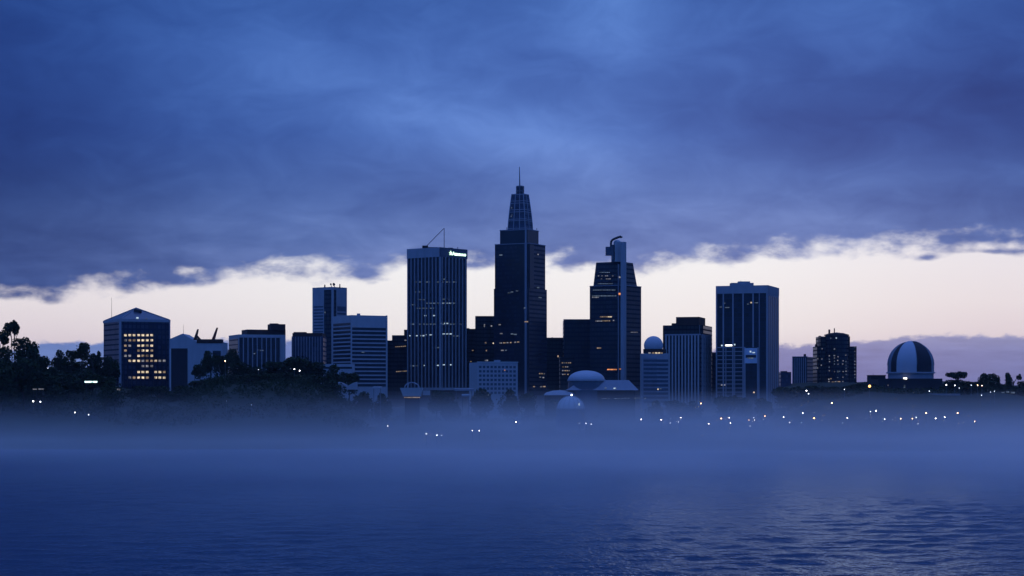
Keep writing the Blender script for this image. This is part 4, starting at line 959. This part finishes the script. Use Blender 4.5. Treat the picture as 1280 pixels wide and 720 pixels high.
# ================================================================== LAMPS
LAMPS = [  # px, row, kind, size
 (41.5,501.5,'white',1.2),(50.5,502,'dim',1.5),(93.5,515.5,'white',.8),(110.7,518.3,'dim',1),(59.8,460,'dim',.7),(128.5,458.7,'warm',.6),(149,458.3,'warm',.9),
 (283,501,'dim',.4),(314.3,506,'dim',.5),(458.5,508.5,'white',.9),(368,461.3,'white',1.0),(374.5,463.2,'white',1.0),(417.6,475.2,'white',1.2),(281.5,451,'warm',1.0),(323,462,'dim',.6),
 (484.5,532.5,'white',.7),(533,542,'dim',.9),(546,544,'white',.7),(552,544,'dim',.6),(590.5,538,'dim',1),(599,538.3,'white',.6),(537.4,489.3,'white',.9),(645,527.6,'white',.9),
 (697.6,505,'white',1.1),(714.5,504.6,'white',1.1),(793.5,513.5,'white',1.1),(801.5,524,'white',1),(826.5,524.7,'white',1),(838,528.5,'dim',.7),(851.2,522,'white',1),(848,527.5,'dim',.8),
 (876.2,504.2,'warm',1.3),(886,529.5,'white',.9),(901.5,523,'warm',1.3),(911.5,522,'white',1),(913,528.5,'white',.9),(936.3,525,'warm',.8),(942.3,522,'dim',.9),(943,525,'white',.8),(956.3,520,'warm',1.1),(954.5,524.2,'dim',.8),
 (945.5,500,'white',1),(965.8,500.2,'warm',1.35),(973,496,'dim',1),(979.5,521.2,'white',.9),(937.5,532.3,'dim',.8),(987,528,'dim',1),(1003.4,516.2,'white',1),(1008,488.2,'white',1.2),(1010.7,492,'dim',1.2),
 (1017.6,522.5,'warm',1.2),(1039.7,503.6,'warm',1.2),(1059.2,522.4,'white',.9),(1088,514.3,'dim',1.1),(1095,513.4,'white',1.1),(1105.8,524,'white',.9),(1125.8,523.2,'warm',1),(1140.5,523.5,'warm',.9),(1145.2,521.7,'dim',1.2),
 (1157.7,516.2,'warm',1.2),(1169.5,523,'white',1.1),(1180.8,521.5,'white',1.1),(1197,516.2,'warm',1.1),(1218.3,526.7,'warm',1.0),(1183,481.2,'white',.9),(1193.5,481.7,'white',.9),(1199,485,'dim',.7),(1222,481.6,'warm',.8),(1227.5,482,'red',.9),(1214,481.3,'dim',.8),
 (1161.7,488.7,'dim',.9),(1147.3,529.6,'dim',.7),(1227,494,'dim',.8),(724,529,'dim',.7),(732.5,529,'dim',1),(739,530,'dim',.9),(723.8,505.5,'dim',.6),(1055.5,486.6,'dim',.8),(1243,489,'dim',.6),(1238,490,'dim',.5),(1002,528,'dim',.6),(1053.5,528.5,'dim',.5),
]
LMK = [(0, 130, 'the left-hand wooded knoll'), (130, 230, 'the pyramid-roofed office'), (230, 340, 'the low finned office'), (340, 450, 'the park trees'), (450, 520, 'the striped office'), (520, 584, 'the ribbed sign tower'), (584, 660, 'the pale low-rise'),
       (660, 745, 'the small front dome'), (745, 815, 'the domed hall roof'), (815, 842, 'the sphere-topped tower'), (842, 893, 'the ribbed skirt block'), (893, 932, 'the broad tower left half'), (932, 975, 'the broad tower right half'), (975, 1022, 'the distant ribbed block'), (1022, 1080, 'the round-fronted tower'), (1080, 1112, 'the flat-roofed annex'), (1112, 1172, 'the observatory dome'), (1172, 1210, 'the umbrella pine'), (1210, 1280, 'the tallest right-hand trees')]
ORD = ['first', 'second', 'third', 'fourth', 'fifth', 'sixth', 'seventh', 'eighth', 'ninth', 'tenth']
def lamp_proto(kind, mat):
    L = thing('street_lamp', 'prototype', 'lamp', (0, 0, 0), 'lamps glowing along the misty shore')
    m = MB(); m.bar((0, 0, -1.5), (0, 0, .8), .2, .16, 8); m.bar((0, 0, .8), (0, 0, 8), .13, .08, 8); m.build('pole', 'steel', L)
    m = MB(); m.lathe(0, 0, [(.02, .42), (.30, .36), (.36, .28), (.30, .24), (.02, .24)], 12); m.build('lamp_hood', 'dsteel', L)
    m = MB(); prof = [(max(.01, .36 * cos(t)), .36 * sin(t) - .08) for t in [radians(-90 + 20 * i) for i in range(10)]]; m.lathe(0, 0, prof, 12); m.build('bulb', mat, L)
    return L
PRO = {k: lamp_proto(k, v) for k, v in (('white', 'l_white'), ('warm', 'l_warm'), ('dim', 'l_dim'), ('orange', 'l_orange'), ('red', 'l_red'))}
used = {k: False for k in PRO}
def solve_lamp(px, row, h=8.0):
    best = None
    for i in range(0, 210):
        Y = 975 + i * 4.0; zh = Z(row, Y); hh = zh - ground(X(px, Y), Y)
        if hh < 3.0: continue
        sc_ = abs(hh - h) + max(0, Y - 1350) * .01
        if best is None or sc_ < best[0]: best = (sc_, Y, hh)
    return best[1], best[2]
def place_lamp(px, row, kind, size, label, Y=None, hh=None):
    if Y is None: Y, hh = solve_lamp(px, row)
    src = PRO[kind]
    if not used[kind]: L = src; used[kind] = True; ch = list(src.children)
    else:
        L = src.copy(); COL.objects.link(L); ch = []
        for c_ in src.children:
            d = c_.copy(); COL.objects.link(d); d.parent = L; ch.append(d)
    x = X(px, Y); L.location = (x, Y, ground(x, Y)); L['label'] = label
    for c_ in ch:
        nm = c_.name.split('.')[0]
        if nm == 'pole': c_.scale = (1, 1, hh / 8.0)
        else:
            c_.location = (0, 0, hh); s = size * (.74 if nm == 'bulb' else 1.0); c_.scale = (s, s, s)
    return L
cnt = {}
seg = {}
for l in sorted(LAMPS):
    for (a, c_, nm) in LMK:
        if a <= l[0] < c_: seg.setdefault(nm, []).append(l)
ADJ = {'white': 'white', 'warm': 'warm yellow', 'dim': 'faint bluish', 'red': 'pinkish red', 'orange': 'orange'}
for nm, ls in seg.items():
    kinds = {}
    for l in ls: kinds.setdefault(l[2], []).append(l)
    for kd, kl in kinds.items():
        for i, l in enumerate(kl):
            lb = f"{ADJ[kd]} lamp below {nm}" if len(kl) == 1 else f"{ADJ[kd]} lamp below {nm}, {ORD[i]} from left"
            place_lamp(l[0], l[1], kd, l[2 + 1], lb)
Y = 1290; x = X(1087, Y)
place_lamp(1087, 482.4, 'orange', 3.2, 'brightest lamp, orange on a tall mast left of the observatory', Y, Z(482.4, Y) - ground(x, Y))

# fluorescent bar and small window lights on the left slope
def light_box(px0, px1, row, hpx, Y, mat, label, name='light_fixture'):
    x = (X(px0, Y) + X(px1, Y)) / 2; g = ground(x, Y); z = Z(row, Y); hw = (X(px1, Y) - X(px0, Y)) / 2
    t = thing(name, label, 'light fixture', (x, Y, g))
    m = MB(); m.box(x - hw, x + hw, Y, Y + .5, z - hpx * Y / F_ / 2, z + hpx * Y / F_ / 2); m.build('tube', mat, t)
    m = MB(); m.box(x - hw - .2, x + hw + .2, Y + .1, Y + .7, z + hpx * Y / F_ / 2 + .01, z + hpx * Y / F_ / 2 + .3); m.build('housing', 'dsteel', t)
    for s in (-.8, .8):
        m = MB(); m.bar((x + s * hw, Y + .4, g - 1), (x + s * hw, Y + .4, z + .1), .12); m.build('post', 'dsteel', t)
light_box(106, 121.3, 477.3, 1.9, 1185, 'e_bar', 'long white-green strip light on the dark left slope')
light_box(41, 46, 486.5, 1.1, 1180, 'e_tiny', 'left short dim strip light under the far left tree clump')
light_box(48, 54.5, 486.3, 1.1, 1180, 'e_tiny', 'right short dim strip light under the far left tree clump')
light_box(145, 150, 487, 2.2, 1200, 'e_tiny', 'dim square light below the pyramid-roofed office')
light_box(1252, 1256, 490.5, 1.5, 1330, 'e_coold', 'leftmost faint window light near the right edge below trees')  # faint windows built as glowing boxes on posts
light_box(1258, 1261.5, 490, 2, 1330, 'e_coold', 'middle faint window light near the right edge below trees')
light_box(1264, 1268.5, 490.8, 2, 1330, 'e_coold', 'rightmost faint window light near the right edge below trees')

# ================================================================== GROUND, WATER
def struct(o): o['kind'] = 'structure'; return o
xs = sorted(set([-9000, -6000, -4000, -2500, -1800] + [i * 20.0 - 1200 for i in range(121)] + [1800, 2500, 4000, 6000, 9000]))
ys = sorted(set([900.0 + i * 15 for i in range(60)] + [1800 + i * 60 for i in range(24)] + [3400, 4000, 5500, 8000, 10500]))
vs = [(x, y, ground(x, y)) for y in ys for x in xs]; nx = len(xs)
fs = [(j*nx+i, j*nx+i+1, (j+1)*nx+i+1, (j+1)*nx+i) for j in range(len(ys)-1) for i in range(nx-1)]
M['ground'] = mat_plain('shore_ground', (0.014, 0.019, 0.010), rough=.95, var=.5, scale=.05)
g_ = MB().add(vs, fs, True).build('ground', 'ground'); struct(g_)

m_, nt, out = new_mat('water')
b_ = N(nt, 'ShaderNodeBsdfGlossy'); b_.inputs['Roughness'].default_value = 0.17; b_.inputs['Color'].default_value = (.62, .82, 1, 1)
df = N(nt, 'ShaderNodeBsdfDiffuse'); df.inputs['Color'].default_value = (0.007, 0.019, 0.05, 1)
fr = N(nt, 'ShaderNodeFresnel'); fr.inputs['IOR'].default_value = 1.33
mx = N(nt, 'ShaderNodeMixShader'); nt.links.new(mth(nt, 'MULTIPLY', fr.outputs[0], .5), mx.inputs[0]); nt.links.new(df.outputs[0], mx.inputs[1]); nt.links.new(b_.outputs[0], mx.inputs[2]); nt.links.new(mx.outputs[0], out.inputs[0])
tc = N(nt, 'ShaderNodeTexCoord')
def wave(scx, scy, det, rot=0.0):
    mp = N(nt, 'ShaderNodeMapping'); mp.inputs['Scale'].default_value = (scx, scy, 1); mp.inputs['Rotation'].default_value = (0, 0, rot)
    nt.links.new(tc.outputs['Object'], mp.inputs[0])
    no = N(nt, 'ShaderNodeTexNoise'); no.inputs['Scale'].default_value = 1; no.inputs['Detail'].default_value = det; no.inputs['Roughness'].default_value = .6
    nt.links.new(mp.outputs[0], no.inputs['Vector']); return no.outputs[0]
h1 = wave(.3, .11, 3, .1); h2 = wave(1.0, .4, 2, -.15); h3 = wave(.012, .004, 3)
amp = mth(nt, 'MULTIPLY_ADD', h3, 2.2, -.1)
hh_ = mth(nt, 'MULTIPLY', mth(nt, 'ADD', h1, mth(nt, 'MULTIPLY', h2, .55)), amp)
bp = N(nt, 'ShaderNodeBump'); bp.inputs['Distance'].default_value = .8; bp.inputs['Strength'].default_value = 1.0
nt.links.new(hh_, bp.inputs['Height']); nt.links.new(bp.outputs[0], b_.inputs['Normal']); nt.links.new(bp.outputs[0], fr.inputs['Normal'])
M['water'] = m_
from mathutils import noise as mn, Vector
wx = [-9000, -3000, -900, -400] + [-300 + 1.6 * i for i in range(376)] + [400, 900, 3000, 9000]
wy = [-600, 0, 120, 180]; yy = 225.0
while yy < 700: wy.append(yy); yy += max(.9, .62 * yy * yy / 69600.0)
wy += [730, 800, 900, 1010]
def wave_h(x, y):
    if abs(x) > 301 or y < 220 or y > 705: return 0.0
    f = sstep(220, 245, y) * (1 - sstep(560, 700, y)) * (1 - sstep(240, 300, abs(x)))
    gust = .45 + 1.1 * max(0, mn.noise(Vector((x / 70.0, y / 160.0, 3.0))) + .35)
    q = x * .97 + y * .12; t = y - x * .1
    h = .34 * mn.noise(Vector((q / 11.0, t / 7.0, 0))) + .2 * mn.noise(Vector((q / 4.6, t / 4.0, 5.0)))
    if y < 480: h += .11 * (1 - sstep(360, 480, y)) * mn.noise(Vector((q / 3.4, t / 2.3, 9.0)))
    return h * f * gust
vs = [(x, y, wave_h(x, y)) for y in wy for x in wx]; nx = len(wx)
fs = [(j*nx+i, j*nx+i+1, (j+1)*nx+i+1, (j+1)*nx+i) for j in range(len(wy)-1) for i in range(nx-1)]
w_ = MB().add(vs, fs, True).build('water', 'water'); struct(w_)

# ================================================================== AIR
m_, nt, out = new_mat('haze'); pv = N(nt, 'ShaderNodeVolumePrincipled'); pv.inputs['Color'].default_value = (.72, .82, 1, 1); pv.inputs['Density'].default_value = 1.3e-5
nt.links.new(pv.outputs[0], out.inputs['Volume']); M['haze'] = m_
hz = MB().box(-9400, 9400, -900, 10900, -8, 290).build('haze', 'haze'); hz['kind'] = 'stuff'

# drifting mist bank over the water and the foot of the city
m_, nt, out = new_mat('mist'); pv = N(nt, 'ShaderNodeVolumePrincipled'); pv.inputs['Color'].default_value = (1, .95, .94, 1); pv.inputs['Anisotropy'].default_value = .62
tc = N(nt, 'ShaderNodeTexCoord'); sx_ = N(nt, 'ShaderNodeSeparateXYZ'); nt.links.new(tc.outputs['Object'], sx_.inputs[0])
mp = N(nt, 'ShaderNodeMapping'); mp.inputs['Scale'].default_value = (1/170., 1/260., 1/22.); nt.links.new(tc.outputs['Object'], mp.inputs[0])
no = N(nt, 'ShaderNodeTexNoise'); no.inputs['Scale'].default_value = 1; no.inputs['Detail'].default_value = 3; nt.links.new(mp.outputs[0], no.inputs['Vector'])


def mrange(v, a, b2, c0, c1):
    n = N(nt, 'ShaderNodeMapRange', interpolation_type='SMOOTHSTEP'); nt.links.new(v, n.inputs[0])
    for i, q in enumerate((a, b2, c0, c1)): n.inputs[i+1].default_value = q
    return n.outputs[0]
ny = mrange(sx_.outputs[1], 180, 1050, .0, 1.15)
mp2 = N(nt, 'ShaderNodeMapping'); mp2.inputs['Scale'].default_value = (1/75., 1/130., 1/60.); nt.links.new(tc.outputs['Object'], mp2.inputs[0])
no2 = N(nt, 'ShaderNodeTexNoise'); no2.inputs['Scale'].default_value = 1; no2.inputs['Detail'].default_value = 3; nt.links.new(mp2.outputs[0], no2.inputs['Vector'])
ze = mth(nt, 'ADD', sx_.outputs[2], mth(nt, 'MULTIPLY_ADD', no2.outputs[0], 14, -7))
slab = mrange(ze, -6, 32, 1.0, 0.0)
prof_ = mth(nt, 'ADD', mth(nt, 'MULTIPLY', slab, .30), mth(nt, 'MULTIPLY', mth(nt, 'POWER', 2.718, mth(nt, 'DIVIDE', sx_.outputs[2], -5.0)), .66))
nxx = mth(nt, 'MULTIPLY', mth(nt, 'MAXIMUM', mrange(sx_.outputs[0], -215, 50, .09, 1.0), mrange(sx_.outputs[1], 600, 940, .05, .42)), mrange(sx_.outputs[0], 200, 460, 1.0, .55))
nn = mth(nt, 'MULTIPLY_ADD', no.outputs[0], 3.2, -.6, clamp=False); nn = mth(nt, 'MAXIMUM', nn, .05)
top = mrange(sx_.outputs[2], 30, 60, 1.0, 0.0)
d = mth(nt, 'MULTIPLY', mth(nt, 'MULTIPLY', prof_, nn), mth(nt, 'MULTIPLY', mth(nt, 'MULTIPLY', ny, nxx), mth(nt, 'MULTIPLY', top, 0.012)))
nt.links.new(d, pv.inputs['Density']); nt.links.new(pv.outputs[0], out.inputs['Volume']); M['mist'] = m_
mi = MB().box(-1500, 1500, 170, 2400, -4, 61).build('mist_bank', 'mist'); mi['kind'] = 'stuff'

# ================================================================== WORLD
w = bpy.data.worlds.new('World'); SC.world = w; w.use_nodes = True; nt = w.node_tree; nt.nodes.clear()
out = N(nt, 'ShaderNodeOutputWorld'); bg = N(nt, 'ShaderNodeBackground'); nt.links.new(bg.outputs[0], out.inputs[0])
tc = N(nt, 'ShaderNodeTexCoord'); sp = N(nt, 'ShaderNodeSeparateXYZ'); nt.links.new(tc.outputs['Generated'], sp.inputs[0])
az = mth(nt, 'ARCTAN2', sp.outputs[0], sp.outputs[1]); el = mth(nt, 'ARCSINE', sp.outputs[2])
Pn = mth(nt, 'MULTIPLY_ADD', az, F_, 640); Rn = mth(nt, 'MULTIPLY_ADD', el, -F_, HZ)   # azimuth / elevation in 1/2400 rad
def noise2(sx, sy, det, rough=.55, off=0.0, dist=0.0):
    c = N(nt, 'ShaderNodeCombineXYZ'); nt.links.new(mth(nt, 'DIVIDE', Pn, sx), c.inputs[0]); nt.links.new(mth(nt, 'DIVIDE', Rn, sy), c.inputs[1]); c.inputs[2].default_value = off
    n = N(nt, 'ShaderNodeTexNoise'); n.inputs['Scale'].default_value = 1; n.inputs['Detail'].default_value = det; n.inputs['Roughness'].default_value = rough; n.inputs['Distortion'].default_value = dist
    nt.links.new(c.outputs[0], n.inputs['Vector']); return n.outputs[0]
def curve(pts):   # photo column -> row
    n = N(nt, 'ShaderNodeFloatCurve'); cm = n.mapping; cv = cm.curves[0]
    P_ = [((p + 320) / 1920., r / 720.) for p, r in pts]
    cv.points[0].location = P_[0]; cv.points[1].location = P_[-1]
    for q in P_[1:-1]: cv.points.new(*q)
    cm.update(); nt.links.new(mth(nt, 'MULTIPLY_ADD', Pn, 1/1920., 320/1920.), n.inputs['Value']); return mth(nt, 'MULTIPLY', n.outputs[0], 720)
def mr(v, a, b2, c0=0.0, c1=1.0, it='SMOOTHSTEP'):
    n = N(nt, 'ShaderNodeMapRange', interpolation_type=it); nt.links.new(v, n.inputs[0])
    for i, q in enumerate((a, b2, c0, c1)): n.inputs[i+1].default_value = q
    return n.outputs[0]
def ramp(v, stops):
    n = N(nt, 'ShaderNodeValToRGB'); nt.links.new(v, n.inputs[0]); e = n.color_ramp.elements
    e[0].position, e[0].color = stops[0][0], lin(stops[0][1]); e[1].position, e[1].color = stops[-1][0], lin(stops[-1][1])
    for p, c in stops[1:-1]:
        q = e.new(p); q.color = lin(c)
    return n.outputs[0]
edge = curve([(-320, 372), (0, 372), (100, 366), (200, 358), (250, 346), (330, 340), (420, 342), (490, 334), (600, 328), (700, 326), (800, 330), (880, 326), (960, 321), (1040, 317), (1120, 313), (1200, 310), (1280, 307), (1600, 296)])
bank = curve([(-320, 446), (0, 446), (40, 436), (70, 429), (130, 430), (280, 426), (360, 427), (480, 442), (600, 452), (700, 450), (880, 436), (1000, 432), (1100, 425), (1150, 420), (1280, 422), (1600, 424)])
e_noise = mth(nt, 'ADD', mth(nt, 'MULTIPLY_ADD', noise2(48, 24, 7, .56, 3.1, .1), 64, -30), mth(nt, 'MULTIPLY_ADD', noise2(160, 60, 2, .5, 8.7), 36, -18))
for (p, r_, sp_, sr_, a) in ((228, 353, 46, 9, 15), (462, 343, 18, 9, 20), (905, 326, 26, 9, 16), (1228, 320, 40, 4, 20), (345, 351, 34, 10, 12), (74, 379, 12, 6, 20), (15, 372, 50, 6, 12), (1240, 306, 60, 6, 12), (1150, 326, 20, 4, 20), (600, 331, 60, 6, 10), (1000, 322, 40, 6, 14)):
    dx = mth(nt, 'DIVIDE', mth(nt, 'SUBTRACT', Pn, p), sp_); dyy = mth(nt, 'DIVIDE', mth(nt, 'SUBTRACT', Rn, r_), sr_)
    q = mth(nt, 'ADD', mth(nt, 'MULTIPLY', dx, dx), mth(nt, 'MULTIPLY', dyy, dyy))
    e_noise = mth(nt, 'ADD', e_noise, mth(nt, 'MULTIPLY', mth(nt, 'POWER', 2.718, mth(nt, 'MULTIPLY', q, -1)), a))
cl_mask = mr(mth(nt, 'ADD', mth(nt, 'SUBTRACT', edge, Rn), e_noise), -10, 19)
# clear strip
clear = ramp(mr(Rn, 280, 500, 0, 1, 'LINEAR'), [(0, '#e8edf7'), (.25, '#f3f3f4'), (.6, '#efebea'), (.75, '#e2dbde'), (1, '#c9bfcc')])
side = mth(nt, 'MAXIMUM', mr(Pn, 560, 0, 0, 1), mr(Pn, 820, 1300, 0, 1))
clear = mixc(nt, mth(nt, 'MULTIPLY', side, .75), clear, ramp(mr(Rn, 300, 460, 0, 1, 'LINEAR'), [(0, '#e6e2ea'), (.5, '#e5dbdf'), (1, '#d3bfc9')]))
# the low far cloud bank
bm = mr(mth(nt, 'ADD', mth(nt, 'SUBTRACT', Rn, bank), mth(nt, 'MULTIPLY_ADD', noise2(26, 16, 6, .62, 5.0), 22, -11)), -2.5, 3.5)
bcol = mixc(nt, mr(Pn, 200, 1000), lin('#6a84bd'), ramp(mr(Rn, 418, 500, 0, 1, 'LINEAR'), [(0, '#9299c1'), (.3, '#7a84b3'), (1, '#6070a6')]))
bshade = mth(nt, 'MULTIPLY_ADD', noise2(60, 9, 4, .6, 2.0), .5, .75)
bs = N(nt, 'ShaderNodeVectorMath', operation='SCALE'); nt.links.new(bcol, bs.inputs[0]); nt.links.new(bshade, bs.inputs['Scale'])
low = mixc(nt, bm, clear, bs.outputs[0])
low = mixc(nt, mr(mth(nt, 'ABSOLUTE', az), .3, .85), low, lin('#5f74b4'))   # the afterglow fades away to both sides
# overcast deck colour
deck = ramp(mr(Rn, -40, 380, 0, 1, 'LINEAR'), [(0, '#345ea8'), (.25, '#3860ab'), (.5, '#3d64ae'), (.68, '#4466a9'), (.82, '#5270ae'), (.93, '#6078b2'), (1, '#6a7fb8')])
deck = mixc(nt, mth(nt, 'MULTIPLY', mr(Pn, 420, 60), mr(Rn, 200, 330)), deck, lin('#5069a4'))
BL = [(775, 15, 60, 70, .75), (690, 185, 190, 55, .7), (480, 120, 130, 38, .28), (330, 70, 120, 35, .2), (40, 190, 170, 90, -.6), (-80, 60, 220, 420, -1.3), (170, 335, 190, 30, -.12), (1130, 145, 190, 60, -.75), (1330, 40, 150, 240, -.7),
      (640, 115, 130, 24, -.18), (1190, 232, 130, 18, .22), (930, 262, 110, 30, .12), (1230, 255, 120, 16, -.18), (1060, 275, 100, 12, .18), (400, 285, 180, 14, .15), (540, 240, 150, 26, -.15), (560, 10, 90, 40, -.1), (280, 200, 130, 40, -.12), (850, 180, 60, 60, -.05), (980, 40, 90, 40, .05)]
acc = None
for (p, r_, sp_, sr_, a) in BL:
    dx = mth(nt, 'DIVIDE', mth(nt, 'SUBTRACT', Pn, p), sp_)
    dyy = mth(nt, 'DIVIDE', mth(nt, 'SUBTRACT', Rn, r_), sr_)
    if sp_ in (190, 130, 120) and a > 0 and r_ < 200: dyy = mth(nt, 'SUBTRACT', dyy, mth(nt, 'MULTIPLY', dx, .9))
    q = mth(nt, 'ADD', mth(nt, 'MULTIPLY', dx, dx), mth(nt, 'MULTIPLY', dyy, dyy))
    t = mth(nt, 'MULTIPLY', mth(nt, 'POWER', 2.718, mth(nt, 'MULTIPLY', q, -.7)), a)
    acc = t if acc is None else mth(nt, 'ADD', acc, t)
acc = mth(nt, 'ADD', acc, mth(nt, 'MULTIPLY_ADD', noise2(330, 90, 6, .5, 1.0, .6), .9, -.45))
acc = mth(nt, 'ADD', acc, mth(nt, 'MULTIPLY', mr(Rn, 200, 340), mth(nt, 'MULTIPLY_ADD', noise2(110, 26, 7, .6, 9.0, .5), 1.3, -.65)))
acc = mth(nt, 'ADD', acc, mth(nt, 'MULTIPLY_ADD', noise2(95, 48, 7, .62, 14.0, .8), 1.0, -.5))
acc = mth(nt, 'MINIMUM', mth(nt, 'ADD', acc, .06), .88)
cc = N(nt, 'ShaderNodeCombineXYZ')
for i, ex in enumerate((1.45, 1.05, .68)): nt.links.new(mth(nt, 'POWER', 2.0, mth(nt, 'MULTIPLY', acc, ex)), cc.inputs[i])
ds = N(nt, 'ShaderNodeVectorMath', operation='MULTIPLY'); nt.links.new(deck, ds.inputs[0]); nt.links.new(cc.outputs[0], ds.inputs[1])
front_sky = mixc(nt, cl_mask, low, ds.outputs[0])
# unseen sky overhead and behind, set bluer and brighter to light facades and mist
up = mr(el, .25, 1.0)
rear = mr(sp.outputs[1], .55, -.1)
BLUE = (0.05, 0.205, 0.78)
col = mixc(nt, rear, mixc(nt, up, front_sky, (0.19, 0.37, 1.15)), mixc(nt, up, BLUE, (0.19, 0.37, 1.15)))
SKY = N(nt, 'ShaderNodeTexSky', sky_type='NISHITA'); SKY.sun_disc = False; SKY.sun_elevation = radians(1.0); SKY.sun_rotation = radians(8); SKY.altitude = 30
nsc = N(nt, 'ShaderNodeVectorMath', operation='SCALE'); nt.links.new(SKY.outputs[0], nsc.inputs[0]); nsc.inputs['Scale'].default_value = .003
fin = N(nt, 'ShaderNodeVectorMath', operation='ADD'); nt.links.new(col, fin.inputs[0]); nt.links.new(nsc.outputs[0], fin.inputs[1])
nt.links.new(fin.outputs[0], bg.inputs[0]); bg.inputs[1].default_value = 1.0
w.cycles.sampling_method = 'MANUAL'; w.cycles.sample_map_resolution = 1024

sd = bpy.data.lights.new('sun', 'SUN'); sd.energy = .04; sd.angle = radians(12); sd.color = (1, .82, .7)
so = bpy.data.objects.new('sun', sd); COL.objects.link(so); so.rotation_euler = (radians(-89 + 0) * -1 * -1, 0, radians(-8))
# travels towards the camera from low behind the skyline
import mathutils
so.rotation_euler = mathutils.Vector((-sin(radians(8)), -cos(radians(8)), -sin(radians(2)))).to_track_quat('-Z', 'Y').to_euler()

# ================================================================== CAMERA
cd = bpy.data.cameras.new('camera'); cam = bpy.data.objects.new('camera', cd); COL.objects.link(cam)
cam.location = (0, 0, H); cam.rotation_euler = (radians(90), 0, 0)
cd.sensor_width = 36; cd.lens = F_ / 1280 * 36; cd.shift_y = (HZ - 360) / 1280; cd.clip_start = 1; cd.clip_end = 40000
SC.camera = cam
SC.view_settings.view_transform = 'Standard'; SC.view_settings.look = 'None'; SC.view_settings.exposure = 0; SC.view_settings.gamma = 1
c = SC.cycles; c.volume_bounces = 2; c.max_bounces = 6; c.volume_step_rate = .12; c.volume_max_steps = 256; c.use_denoising = True; c.use_adaptive_sampling = True; c.adaptive_threshold = .02
c.sample_clamp_indirect = 3
